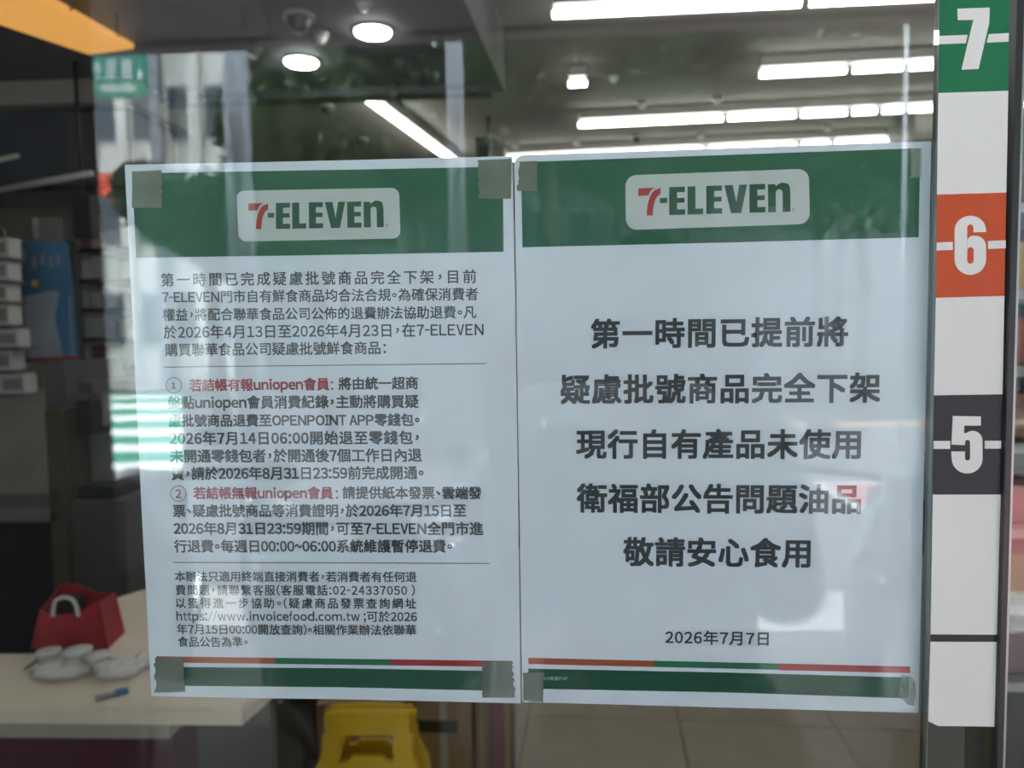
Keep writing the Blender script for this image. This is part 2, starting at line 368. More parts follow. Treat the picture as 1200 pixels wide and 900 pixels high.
# hanging projector / speaker bracket between the posters' top edges
t = thing('hanging_speaker', 'dark speaker with a pale box on a bracket, hanging above the gap between the posters', 'speaker', onZ(565, 140, CZ - .001))
Y = 4.4
p0, p1 = onY(556, 160, Y), onY(574, 205, Y); box('speaker_body', (p0.x, Y, p1.z), (p1.x, Y + .14, p0.z), M['black'], t, .01)
p0, p1 = onY(578, 168, Y), onY(592, 205, Y); box('pale_box', (p0.x, Y, p1.z), (p1.x, Y + .12, p0.z), M['grey'], t, .01)
p = onY(572, 150, Y + .07); cyl('bracket_arm', (p.x, Y + .07, onY(572, 164, Y).z), (p.x, Y + .07, CZ), .012, M['black'], t)
p0, p1 = onY(572, 160, Y + .06), onY(590, 170, Y + .06); tube('bracket_strut', [p0, (p0 + p1) / 2 + Vector((0, 0, .02)), p1], .012, M['lgrey'], t)
p = onY(1090, 145, 4.5)
box_ = thing('wall_box', 'dark boxed equipment under the ceiling right of the farthest tubes', 'box', (p.x, 4.5, CZ))
box('casing', (p.x - .09, 4.5, p.z - .1), (p.x + .25, 4.9, CZ), M['char'], box_, .01)

# ================================================================ POSTERS
YP, YI, YL, YT = .0092, .00905, .00890, .0084     # paper face, printed blocks, lettering, tape
LEFT = [
 ('第一時間已完成疑慮批號商品完全下架，目前', 189, 558, 328, 323.8, 16.6, .014, 'ink'),
 ('7-ELEVEN門市自有鮮食商品均合法合規。為確保消費者', 190, 560, 348.3, 344.4, 16.6, .014, 'ink'),
 ('權益，將配合聯華食品公司公佈的退費辦法協助退費。凡', 191, 558, 369, 365.6, 16.6, .014, 'ink'),
 ('於2026年4月13日至2026年4月23日，在7-ELEVEN', 192, 566.5, 389.4, 386, 16.6, .014, 'ink'),
 ('購買聯華食品公司疑慮批號鮮食商品：', 193.5, 452, 410, 407.4, 16.6, .014, 'ink'),
 ('若結帳有報uniopen會員', 222, 385.5, 451.3, 450, 16.8, .028, 'red_ink'),
 (':', 388, 391, 451, 451, 15, .01, 'ink'),
 ('將由統一超商', 397, 489.5, 449.6, 448.6, 16.6, .025, 'ink'),
 ('盤點uniopen會員消費紀錄，主動將購買疑', 197, 490, 471.8, 470.3, 16.6, .025, 'ink'),
 ('慮批號商品退費至OPENPOINT APP零錢包。', 198, 491.5, 493, 491.8, 16.6, .025, 'ink'),
 ('2026年7月14日06:00開始退至零錢包，', 199, 490.5, 513.8, 512.6, 16.6, .025, 'ink'),
 ('未開通零錢包者，於開通後7個工作日內退', 199.5, 494, 534.6, 533.2, 16.6, .025, 'ink'),
 ('費，請於2026年8月31日23:59前完成開通。', 201, 496, 555, 553.8, 16.6, .025, 'ink'),
 ('若結帳無報uniopen會員', 227, 390, 577.8, 577.6, 16.8, .028, 'red_ink'),
 (':', 393.5, 396.5, 578.5, 578.5, 15, .01, 'ink'),
 ('請提供紙本發票、雲端發', 401.8, 564, 577.3, 577.6, 16.6, .025, 'ink'),
 ('票、疑慮批號商品等消費證明，於2026年7月15日至', 203, 546, 598.6, 598.2, 16.6, .025, 'ink'),
 ('2026年8月31日23:59期間，可至7-ELEVEN全門市進', 203.7, 566, 619.2, 619.4, 16.6, .025, 'ink'),
 ('行退費。每週日00:00~06:00系統維護暫停退費。', 204.3, 529.5, 640, 640, 16.6, .025, 'ink'),
 ('本辦法只適用終端直接消費者，若消費者有任何退', 205, 488, 675.4, 676, 13.2, .014, 'ink'),
 ('費問題，請聯繫客服(客服電話:02-24337050 )', 206, 486, 691.4, 691.8, 13.2, .014, 'ink'),
 ('以獲得進一步協助。(疑慮商品發票查詢網址', 206.3, 487.5, 706.6, 707.2, 13.2, .014, 'ink'),
 ('https://www.invoicefood.com.tw ;可於2026', 206.8, 488.5, 721.9, 722.6, 13.6, .014, 'ink'),
 ('年7月15日00:00開放查詢)。相關作業辦法依聯華', 207.5, 487.5, 737.2, 738.4, 13.2, .014, 'ink'),
 ('食品公告為準。', 208.7, 290, 752, 752.4, 13.2, .014, 'ink'),
]
RIGHT = [
 ('第一時間已提前將', 693, 993, 391.2, 388.4, 36.8, .027, 'ink'), ('疑慮批號商品完全下架', 657.5, 1031, 456.4, 454.2, 36.8, .027, 'ink'),
 ('現行自有產品未使用', 676, 1008, 520.4, 520.4, 36.8, .027, 'ink'), ('衛福部公告問題油品', 676.5, 1008, 583.6, 585, 36.8, .027, 'ink'),
 ('敬請安心食用', 731, 949, 646.4, 648.2, 36.8, .027, 'ink'), ('2026年7月7日', 780, 900.5, 746.5, 748.6, 18.3, .02, 'ink'),
 ('A4增值POP', 637.5, 665.5, 794.8, 795.2, 5.2, .01, 'plate'),
]
load_glyphs(''.join(l[0] for l in LEFT + RIGHT) + '12®')

def band(name, tl, tr, th, m, parent, Y=YI, x0=0., x1=1.):
    f = lambda t: (tl[0] + (tr[0] - tl[0]) * t, tl[1] + (tr[1] - tl[1]) * t)
    a, b = f(x0), f(x1)
    return flat(name, [a, b, (b[0] + .3, b[1] + th), (a[0] + .3, a[1] + th)], Y, m, parent, .0001)
def logo(parent, plate_quad, rad, q):        # q: corner pixels of the word (tl, tr, br, bl)
    P = flat('logo_plate', rrect(plate_quad, [rad] * 4), YI - .00008, M['plate'], parent, .00006)
    def mp(u, v):                             # u across, v down, 0..1
        top = Vector(q[0]).lerp(Vector(q[1]), u); bot = Vector(q[3]).lerp(Vector(q[2]), u); p = top.lerp(bot, v); return (p.x, p.y)
    def L(polys, m):
        bm = bmesh.new()
        for pl in polys: prism(bm, [onY(*mp(*p), YL) for p in pl], Vector((0, .00004, 0)))
        bmesh.ops.recalc_face_normals(bm, faces=bm.faces); return finish(bm, 'letter', m, P)
    g, r = M['green_dark'], M['seven_red']
    # the red numeral: a flat left bar and a curved stroke divided by a thin pale line
    bar = [(0, 0), (.112, 0)] + [(.112 - .044 * math.sin(k / 6 * 1.4), .02 + .27 * (1 - math.cos(k / 6 * 1.5))) for k in range(1, 7)] + [(0, .28)]
    arcL = [(.055 + .07 * (1 - math.cos(k / 8 * math.pi / 2)) * 1.0, 1 - .94 * math.sin(k / 8 * math.pi / 2)) for k in range(9)]
    arcR = [(.095 + .050 * (1 - math.cos(k / 8 * math.pi / 2)), 1 - .74 * math.sin(k / 8 * math.pi / 2)) for k in range(9)]
    L([bar, arcL + [(.146, .0)] + arcR[::-1]], r)
    L([[(.142, .38), (.190, .38), (.190, .56), (.142, .56)]], g)
    def Eb(x, w):
        s = w * .50
        L([[(x, 0), (x + w, 0), (x + w, .19), (x + s, .19), (x + s, .40), (x + w * .97, .40), (x + w * .97, .57), (x + s, .57), (x + s, .81), (x + w, .81), (x + w, 1), (x, 1)]], g)
    Eb(.203, .104)
    L([[(.324, 0), (.324 + .052, 0), (.324 + .052, .80), (.426, .80), (.426, 1), (.324, 1)]], g)
    Eb(.447, .104)
    L([[(.566, 0), (.622, 0), (.6445, .62), (.665, 0), (.716, 0), (.676, 1), (.610, 1)]], g)
    Eb(.731, .104)
    n = [(.853, 0.02), (.903, .02), (.903, .10)] + [(.945 + .055 * math.sin((k / 8 - .45) * 1.9), .14 - .16 * math.cos((k / 8 - .45) * 1.9)) for k in range(3, 9)]
    n += [(1.0, .25), (1.0, 1), (.949, 1), (.949, .32), (.944, .24), (.927, .20), (.910, .24), (.904, .32), (.904, 1), (.853, 1)]
    L([n], g)
    ring = bmesh.new(); c = mp(1.02, .93); K = 16; rr = 1.7
    for k in range(K):
        a, b = 2 * math.pi * k / K, 2 * math.pi * (k + 1) / K
        prism(ring, [onY(c[0] + rr * s * math.cos(t_), c[1] + rr * s * math.sin(t_), YL) for s, t_ in ((1, a), (1, b), (.72, b), (.72, a))], Vector((0, .00003, 0)))
    bmesh.ops.recalc_face_normals(ring, faces=ring.faces); finish(ring, 'registered_mark', g, P)

# left notice
PL = thing('notice_poster', 'left white notice with green header, dense small dark text and two red numbered headings', 'poster', onY(395, 818, YP))
flat('sheet', [(146, 193), (300, 190.2), (450, 186.6), (600.8, 183), (604.5, 400), (607.5, 600), (610, 824.3), (500, 821.6), (400, 819.4), (290, 818), (177.4, 815.6), (166, 600), (155.5, 380)], YP, M['paper'], PL, .0003)
flat('header_band', [(154.5, 203.2), (300, 200.6), (430, 198.4), (589.2, 195.4), (590, 295), (430, 298), (300, 300), (159.6, 302)], YI, M['green_ink'], PL)
logo(PL, [(277, 223.6), (467.6, 220), (469.4, 279.4), (279.6, 283)], 9, [(291.2, 238.4), (449.2, 235.6), (449.8, 266.2), (291.2, 268.8)])
for l in LEFT:
    text_mesh('text_line', *l[:7], M[l[7]], YL, PL)
for (cx, cy, s) in ((203.6, 451.6, '1'), (209, 578.4, '2')):
    bm = bmesh.new(); K = 40
    for k in range(K):
        a, b = 2 * math.pi * k / K, 2 * math.pi * (k + 1) / K
        prism(bm, [onY(cx + rr * math.cos(t_), cy + rr * math.sin(t_), YL) for rr, t_ in ((9.4, a), (9.4, b), (8.7, b), (8.7, a))], Vector((0, .00003, 0)))
    bmesh.ops.recalc_face_normals(bm, faces=bm.faces); o = finish(bm, 'number_circle', M['ink'], PL)
    text_mesh('numeral', s, cx - (2.4 if s == '1' else 3.2), cx + (2.2 if s == '1' else 3.2), cy, cy, 14.5, .01, M['red_ink'], YL, o)
for a, b in (((192, 429.8), (570, 425.6)), ((203, 658.6), (574, 659.8))):
    flat('rule_line', [a, b, (b[0], b[1] + .9), (a[0], a[1] + .9)], YL, M['ink'], PL, .00003)
tl, tr = (183, 769.2), (599.2, 774.6)
band('orange_stripe', tl, tr, 7, M['orange_ink'], PL, x0=0, x1=.334); band('green_stripe', tl, tr, 7, M['green_light'], PL, x0=.334, x1=.66); band('red_stripe', tl, tr, 7, M['stripe_red'], PL, x0=.66, x1=1)
flat('footer_band', [(184, 781.6), (400, 783.2), (599, 786.8), (599.5, 810), (400, 805.4), (185, 803.4)], YI, M['green_dark'], PL)
# right notice
PR = thing('notice_poster', 'right white laminated notice with green header, five large centred dark lines and a date', 'poster', onY(845, 828, YP))
flat('sheet', rrect([(602.4, 182), (1091.6, 165.4), (1076.4, 835.4), (612, 822.6)], [11, 2, 2, 3]), YP, M['paper'], PR, .0004)
flat('header_band', [(610.6, 190), (850, 181.6), (1078.4, 173.6), (1076.6, 278), (850, 284.2), (612.2, 289.8)], YI, M['green_ink'], PR)
logo(PR, [(732.7, 205.6), (947.8, 197.6), (949.2, 262.4), (733.6, 269.6)], 13, [(748, 220.6), (926, 214.4), (926.4, 248), (748, 253)])
for l in RIGHT:
    text_mesh('text_line', *l[:7], M[l[7]], YL, PR)
tl, tr = (619, 771), (1066.6, 781.2)
band('orange_stripe', tl, tr, 7.2, M['orange_ink'], PR, x0=0, x1=.329); band('green_stripe', tl, tr, 7.2, M['green_light'], PR, x0=.329, x1=.656); band('red_stripe', tl, tr, 7.6, M['stripe_red'], PR, x0=.656, x1=1)
flat('footer_band', [(619, 783.6), (850, 788.2), (1065.6, 794), (1064, 818.4), (850, 811.4), (619.6, 807)], YI, M['green_dark'], PR)

# tape pieces between posters and pane
def tape(label, quad, m='tape', jag=0.8, side=None):
    pts = []
    q = [Vector(p) for p in quad]
    for i in range(4):
        a, b = q[i], q[(i + 1) % 4]; n = 12 if i == side else 3
        for k in range(n):
            p = a.lerp(b, k / n); j = jag * (2.0 if i == side else .35)
            pts.append((p.x + random.uniform(-j, j), p.y + random.uniform(-j, j) * .4))
    o = flat('tape_piece', pts, YT, M[m], None, .00015)
    return tag(o, label, 'tape', 'tape pieces holding the two posters to the pane')
tape('grey tape square on the top left corner of the left poster', [(154.8, 201), (190, 199.4), (190, 243.4), (154.4, 243.6)], side=1)
tape('grey tape square on the top right corner of the left poster, ragged left edge', [(559.5, 187.6), (599.6, 186), (599, 232.8), (561.6, 232.8)], side=3)
tape('grey tape square on the bottom left corner of the left poster', [(181, 771.8), (214.4, 770), (216.8, 810.6), (182, 812)], side=3)
tape('grey tape square on the bottom right corner of the left poster', [(564.8, 775.6), (600, 775.4), (603.4, 817.6), (565.4, 817.6)], side=1)
tape('grey tape square on the top left rounded corner of the right poster', [(608, 189.4), (629.6, 188.6), (629.8, 224), (606.6, 223.4)], side=3)
tape('clear narrow tape on the top right corner of the right poster', [(1066.6, 174.4), (1080.4, 174), (1079.6, 207.6), (1067.4, 208.4)], 'cleartape', .8, 3)
tape('grey tape on the bottom left corner of the right poster with torn lower edge', [(613, 788.6), (638, 788), (636, 822.8), (613.6, 821.6)], side=2)
# crumpled clear tape: a folded little sheet
bm = bmesh.new()
ring = [(1057, 791), (1069, 793.5), (1072.6, 800), (1073.4, 812), (1071, 827.6), (1064, 826), (1056, 818), (1053.4, 815), (1055, 803)]
cen = [bm.verts.new(onY(1063, 800, YT - .0001)), bm.verts.new(onY(1065.5, 814, YT))]
vr = [bm.verts.new(onY(x, y, YT + random.uniform(-.0002, .0002))) for x, y in ring]
for i in range(len(vr)):
    a, b = vr[i], vr[(i + 1) % len(vr)]; c = cen[0] if (ring[i][1] + ring[(i + 1) % len(vr)][1]) / 2 < 808 else cen[1]
    bm.faces.new((a, b, c))
bm.faces.new((vr[3], cen[0], cen[1])); bm.faces.new((vr[7], cen[1], cen[0]))
bmesh.ops.recalc_face_normals(bm, faces=bm.faces)
r = bmesh.ops.extrude_face_region(bm, geom=list(bm.faces)); bmesh.ops.translate(bm, verts=[v for v in r['geom'] if isinstance(v, bmesh.types.BMVert)], vec=(0, .00012, 0))
tag(finish(bm, 'tape_piece', M['cleartape'], None), 'crumpled clear tape on the bottom right corner of the right poster', 'tape', 'tape pieces holding the two posters to the pane')

# ================================================================ HEIGHT STRIP (outside face of the second pane)
YS = -.0004
HS = thing('height_strip', 'vertical white, green, orange and black height strip with numerals 7, 6 and 5', 'sticker', onY(1127, 850, YS))
ysx = [(-40, 1101.3, 1184.1), (109, 1099.9, 1181.6), (228, 1098.1, 1179.4), (349, 1097.0, 1177.2), (463.3, 1094.7, 1175.0), (579.6, 1093.4, 1172.8), (743.4, 1090.8, 1168.4), (752, 1090.6, 1168.2), (851, 1088, 1165.4)]
yr = [-43, 106.4, 225.6, 346.7, 462, 579.6, 743.8, 752.2, 851.6]
for i, (m, nm) in enumerate((('st_green', 'green_block'), ('st_white', 'white_block'), ('st_orange', 'orange_block'), ('st_white', 'white_block'), ('st_black', 'black_block'), ('st_white', 'white_block'), ('st_black', 'black_bar'), ('st_white', 'white_block'))):
    (y0, l0, r0), (y1, l1, r1) = ysx[i], ysx[i + 1]
    pl = [(l0, y0), (r0, yr[i]), (r1, yr[i + 1]), (l1, y1)]
    if i == 7: pl = [(l0, y0), (r0, yr[i]), (r1, yr[i + 1]), (1099.5, 850.8), (l1, 845.4)]
    flat(nm, pl, YS, M[m], HS, .0003)
YN = YS - .00012
def digit(name, polys, holes=()):
    bm = bmesh.new()
    for pl in polys:
        prism(bm, [onY(x, y, YN) for x, y in pl], Vector((0, .0001, 0)))
    bmesh.ops.recalc_face_normals(bm, faces=bm.faces); return finish(bm, name, M['st_white'], HS)
c1 = lambda pts, oy: [(1070 + x / 3.75, oy + y / 3.75) for x, y in pts]
digit('numeral', [c1([(195, 38), (337, 33), (335, 100), (288, 303), (213, 306), (265, 87), (197, 88)], 0)])
digit('dash', [c1([(115, 158), (240, 153), (232, 190), (117, 194)], 0)]); digit('dash', [c1([(333, 150), (421, 145), (420, 183), (324, 187)], 0)])
def arc(cx, cy, rx, ry, a0, a1, n=8):
    return [(cx + rx * math.cos(R(a0 + (a1 - a0) * k / n)), cy + ry * math.sin(R(a0 + (a1 - a0) * k / n))) for k in range(n + 1)]
# 6 as strips: outline with a bridge down to the counter so that one polygon holds the hole
six = [(322, 270), (266, 271), (266, 250)] + arc(252, 250, 14, 14, 0, -180, 6) + [(238, 298)] \
    + [(238, 300), (238, 345)] + [(238, 345), (238, 395)] + arc(252.5, 395, 14.5, 14, 180, 0, 6) + [(267, 350)] + arc(252.5, 350, 14.5, 14, 0, -180, 6)[:-1] + [(239, 350), (239, 305)] \
    + arc(262, 312, 23, 26, 200, 270, 4)[1:] + arc(275, 334, 46, 48, -90, 0, 8) + [(321, 390)] + arc(252, 390, 69, 68, 0, 180, 14) + [(183, 265)] + arc(252, 262, 69, 64, 180, 360, 16)
digit('numeral', [c1(six, 200)])
digit('dash', [c1([(105, 316), (175, 313), (175, 348), (103, 351)], 200)]); digit('dash', [c1([(330, 309), (408, 306), (408, 341), (330, 344)], 200)])
five = [(175, 328), (298, 330), (298, 370), (225, 371), (224, 403)] + arc(262, 436, 43, 43, -130, 0, 8) + [(306, 515)] + arc(238, 515, 68, 66, 0, 180, 14) + [(168, 484), (228, 484), (228, 512)] \
    + arc(239.5, 512, 11.5, 12, 180, 0, 6) + [(251, 445)] + arc(239.5, 445, 11.5, 12, 0, -180, 6) + [(228, 456), (169, 454)]
digit('numeral', [c1(five, 400)])
digit('dash', [c1([(90, 438), (163, 438), (163, 473), (90, 473)], 400)]); digit('dash', [c1([(315, 437), (388, 437), (388, 471), (315, 472)], 400)])

# ================================================================ INSIDE THE SHOP: left counter
ZC = .90
CT = thing('counter', 'cream topped service counter at the bottom left with a beige apron', 'counter', onZ(100, 828, 0))
def ground_pts(px, z): return [onZ(x, y, z) for x, y in px]
bm = bmesh.new(); prism(bm, ground_pts([(-160, 827), (284, 831), (320, 800), (320, 700), (178, 688), (116, 706), (120, 764), (-160, 767)], ZC), Vector((0, 0, -.032)))
bmesh.ops.recalc_face_normals(bm, faces=bm.faces)
bmesh.ops.bevel(bm, geom=[e for e in bm.edges if abs(e.verts[0].co.z - e.verts[1].co.z) < 1e-4], offset=.004, segments=2, affect='EDGES')
finish(bm, 'countertop', M['cream'], CT)
f0, f1 = onZ(-160, 832, ZC - .03), onZ(190, 834, ZC - .03)
yb = onZ(284, 770, ZC).y
bm = bmesh.new(); prism(bm, [Vector((f0.x, f0.y + .02, ZC - .034)), Vector((f1.x, f1.y + .02, ZC - .034)), Vector((f1.x, yb, ZC - .034)), Vector((f0.x, yb, ZC - .034))], Vector((0, 0, -.058)))
bmesh.ops.recalc_face_normals(bm, faces=bm.faces); finish(bm, 'apron', M['creamd'], CT)
bm = bmesh.new(); prism(bm, [Vector((f0.x, f0.y + .035, .0)), Vector((f1.x, f1.y + .035, .0)), Vector((f1.x, yb - .01, .0)), Vector((f0.x, yb - .01, .0))], Vector((0, 0, ZC - .093)))
bmesh.ops.recalc_face_normals(bm, faces=bm.faces); finish(bm, 'base_panel', M['maroon'], CT)
g0, g1 = f1, onZ(300, 831, ZC - .03)
bm = bmesh.new(); prism(bm, [Vector((g0.x + .004, g0.y + .12, 0)), Vector((g1.x - .02, g1.y + .12, 0)), Vector((g1.x - .02, yb - .01, 0)), Vector((g0.x + .004, yb - .01, 0))], Vector((0, 0, ZC - .034)))
bmesh.ops.recalc_face_normals(bm, faces=bm.faces); finish(bm, 'side_panel', M['char'], CT)
# back run of the counter, dark cabinets
def bx(name, x0, y0, x1, y1, Y, dy, m, parent=None, zlo=None, zhi=None, bevel=.003, z_from=None):
    """box whose front face stands at depth Y behind the pane and spans the given pixels; zlo / zhi override the heights"""
    p, q = onY(x0, y0, Y), onY(x1, y1, Y); p2, q2 = onY(x0, y1, Y), onY(x1, y0, Y)
    lo = (min(p.x, p2.x), Y, q.z if zlo is None else zlo); hi = (max(q.x, q2.x), Y + dy, p.z if zhi is None else zhi)
    return box(name, lo, hi, m, parent, bevel)
YB = 1.95
t = thing('back_cabinet', 'tall dark charcoal cabinet behind the red bag', 'cabinet', (onY(30, 700, YB).x, YB, 0))
bx('side_panel', 68, 480, 72, 760, YB - .02, .4, M['olive'], t, zlo=0, bevel=0)
bx('cabinet_front', 72, 588, 146, 760, YB, .4, M['char'], t, zlo=0)
bx('upper_panel', 60, 424, 76, 588, YB + .06, .34, M['char'], t, bevel=0)
bx('black_door', -60, 612, 67, 760, YB + .03, .35, M['black'], t, zlo=0)
bx('brown_recess', -60, 462, 58, 611, YB + .2, .2, M['wall'], t, bevel=0)
bx('ledge', -60, 596, 66, 612, YB - .02, .4, M['grey'], t, bevel=0)
t = thing('coffee_machine', 'dark coffee machine with a grey body on the charcoal cabinet', 'machine', onY(105, 588, YB + .1))
z0 = onY(100, 588, YB).z
bx('base', 92, 570, 132, 587, YB + .02, .3, M['black'], t, zlo=z0 + .004)
bx('body', 104, 500, 134, 569, YB + .12, .2, M['grey'], t)
bx('front_panel', 92, 470, 106, 510, YB + .02, .28, M['black'], t)
bx('head', 104, 462, 122, 499, YB + .08, .2, M['grey'], t)
bx('lid', 91, 448, 108, 462, YB + .04, .28, M['char'], t)
# red bag on the counter
bp = [onZ(33, 757, ZC), onZ(126, 766, ZC)]
t = thing('paper_bag', 'crimson carrier bag standing on the counter at the left', 'bag', (bp[0] + bp[1]) / 2)
Yb = (bp[0].y + bp[1].y) / 2
fz = lambda x, y: onY(x, y, Yb)
bm = bmesh.new()
F4 = [fz(36, 762), fz(126, 764), fz(116, 706), fz(84, 720), fz(58, 722), fz(46, 716)]
F4[0].z = F4[1].z = ZC + .001
prism(bm, F4, Vector((0, .004, 0))); bmesh.ops.recalc_face_normals(bm, faces=bm.faces); finish(bm, 'front_side', M['redbag'], t)
bm = bmesh.new(); B4 = [p + Vector((-.012, .09, 0)) for p in (fz(36, 762), fz(124, 764), fz(112, 712), fz(88, 712), fz(60, 700), fz(44, 702))]
B4[0].z = B4[1].z = ZC + .001
prism(bm, B4, Vector((0, .003, 0))); bmesh.ops.recalc_face_normals(bm, faces=bm.faces); finish(bm, 'back_side', M['redbag'], t)
for nm, a, b in (('left_gusset', 0, 5), ('right_gusset', 1, 2)):
    bm = bmesh.new(); fa = [F4[a], F4[b], B4[b], B4[a]]; prism(bm, fa, Vector((.003 if a == 0 else -.003, 0, 0))); bmesh.ops.recalc_face_normals(bm, faces=bm.faces); finish(bm, nm, M['redbag'], t)
tube('handle', [fz(62, 722), fz(62, 706), fz(70, 700), fz(82, 700), fz(90, 708), fz(92, 722)], .004, M['white'], t)
bx('black_load', 64, 704, 86, 724, Yb + .03, .04, M['black'], t)
# cups, lids and small bags
def cup(px, py, label, hgt=.055, r=.022):
    p = onZ(px, py, ZC); t = thing('plastic_cup', label, 'cup', (p.x, p.y, ZC), 0, 'clear plastic cups on the counter')
    bm = bmesh.new(); add_cyl(bm, p + Vector((0, 0, .001)), p + Vector((0, 0, hgt)), r * .75, r, 20, caps=False); finish(bm, 'cup_wall', M['clear'], t, True)
    cyl('cup_base', p + Vector((0, 0, .0005)), p + Vector((0, 0, .003)), r * .74, M['clear'], t)
    bm = bmesh.new(); add_cyl(bm, p + Vector((0, 0, hgt)), p + Vector((0, 0, hgt + .003)), r * 1.06, n=20); finish(bm, 'rim', M['white'], t, True)
cup(58, 781, 'clear cup nearest the left end of the counter clutter', .03)
cup(92, 783, 'clear cup in the middle of the counter clutter', .035, .026)
cup(116, 786, 'clear cup at the right of the counter clutter', .03, .024)
def sheet_bag(label, px, py, r, hgt, m='clear', name='plastic_bag', cat='bag'):
    p = onZ(px, py, ZC); bm = bmesh.new(); add_ball(bm, p + Vector((0, 0, hgt * .5)), r, r * .7, hgt * .5, 18, 10)
    for v in bm.verts:
        d = v.co - p; k = 1 + .22 * math.sin(v.co.x * 190 + v.co.z * 90) * math.cos(v.co.y * 170)
        v.co = Vector((p.x + d.x * k, p.y + d.y * k, max(ZC + .001, p.z + d.z * (1 + .2 * math.sin(v.co.x * 230)))))
    return tag(finish(bm, name, M[m], None, True), label, cat, 'crumpled clear bags on the counter')
sheet_bag('crumpled clear bag in front of the red bag', 76, 792, .055, .028)
sheet_bag('crumpled clear bag right of the cups', 138, 792, .05, .030)
sheet_bag('small crumpled wrapper at the far right of the clutter', 168, 782, .035, .024)
p = onZ(30, 786, ZC); p2 = onZ(56, 768, ZC)
tag(tube('straw', [p + Vector((0, 0, .004)), (p + p2) / 2 + Vector((0, 0, .006)), p2 + Vector((0, 0, .004))], .003, M['grey']), 'thin grey straw lying left of the cups', 'straw')
p, p2 = onZ(112, 822, ZC), onZ(150, 812, ZC)
t = thing('marker_pen', 'dark blue capped pen lying near the counter edge', 'pen', p)
cyl('barrel', p + Vector((0, 0, .006)), p.lerp(p2, .6) + Vector((0, 0, .006)), .0052, M['lgrey'], t); cyl('cap', p.lerp(p2, .6) + Vector((0, 0, .006)), p2 + Vector((0, 0, .006)), .0062, M['blue'], t)

# overhead cabinets and walls behind the counter
YO = 2.7
t = thing('overhead_cabinet', 'taupe and slate overhead cabinet with a pale light rail at the left', 'cabinet', (onY(50, 30, YO).x, YO + .3, CZ))
bx('bulkhead', -200, 20, 150, 118, YO, .5, M['wall'], t, zhi=zd - .002, bevel=0)
for i, (a, b) in enumerate(((-110, -42), (-40, 27), (29, 80), (82, 104), (106, 150))): bx('cabinet_door', a, 132, b, 214, YO + .04, .03, M['charb' if i != 3 else 'char'], t)
bx('carcass', -200, 119, 150, 222, YO + .075, .4, M['black'], t, bevel=0)
p, q = onY(-60, 233, YO - .3), onY(108, 203, YO - .3)
d = (q - p); cyl('light_rail', p, q, .011, M['lgrey'], t); p, q = onY(-60, 200, YO - .25), onY(21, 182.5, YO - .25); cyl('light_rail', p, q, .009, M['lgrey'], t)
# amber light box running from the window to the lowered ceiling
A0, A1, A2, A3 = onZ(55, -8, 2.60), onZ(156, 52, 2.60), onY(100, 60, 2.3), onY(-10, 14, 1.5)
t = thing('amber_lightbox', 'glowing amber fascia strip across the top left corner', 'lightbox', A0)
Yq0, Yq1 = 1.3, 2.35
P4 = [onY(40, -16, Yq0), onY(157, 51, Yq1), onY(104, 58, Yq1), onY(-40, 6, Yq0)]
bm = bmesh.new(); prism(bm, P4, Vector((-.03, .05, 0))); bmesh.ops.recalc_face_normals(bm, faces=bm.faces); finish(bm, 'glowing_face', M['orange_glow'], t)
for k in (.25, .75):
    p = P4[0].lerp(P4[1], k) + Vector((-.01, .02, 0)); cyl('hanger', p, (p.x, p.y, zd - .001), .006, M['char'], t)
# blue promotional poster
YQ = 2.2
t = thing('promotional_poster', 'blue hanging poster with white writing and a yellow dot, behind the counter', 'poster', onY(56, 420, YQ))
flat('sheet', [(21, 283), (78, 284), (86, 350), (90, 422), (32, 424), (26, 350)], YQ, M['blue'], t, .004)
flat('pale_lower_half', [(27, 348), (60, 340), (82, 346), (86, 420), (33, 422)], YQ - .001, M['bluel'], t, .0005)
flat('dark_blue_wave', [(70, 342), (80, 340), (84, 418), (74, 418), (64, 372)], YQ - .002, M['blue'], t, .0005)
flat('orange_line', [(30, 420), (90, 417), (90, 421), (30, 424.5)], YQ - .003, M['stripe_red'], t, .0005)
for x, y in ((28, 300), (40, 308), (50, 304), (60, 307), (68, 305)):
    for k in range(3):
        flat('stroke', [(x - 3, y - 5 + 4 * k), (x + 3, y - 6 + 4 * k), (x + 3, y - 4.4 + 4 * k), (x - 3, y - 3.4 + 4 * k)], YQ - .001, M['bluel'], t, .0004)
    flat('stroke', [(x - .8, y - 7), (x + .8, y - 7), (x + .8, y + 7), (x - .8, y + 7)], YQ - .0015, M['bluel'], t, .0004)
bm = bmesh.new(); c = onY(41, 332, YQ - .001); add_cyl(bm, c, c - Vector((0, .001, 0)), .012, n=18); finish(bm, 'yellow_dot', M['yellow'], t)
t = thing('paper_notice', 'pale paper notice above the blue poster', 'notice', onY(56, 282, YQ + .05)); bx('sheet', 40, 256, 72, 281, YQ + .04, .004, M['grey'], t, bevel=0); bx('pale_strip', 39, 255, 44, 280, YQ + .03, .003, M['lgrey'], t, bevel=0)
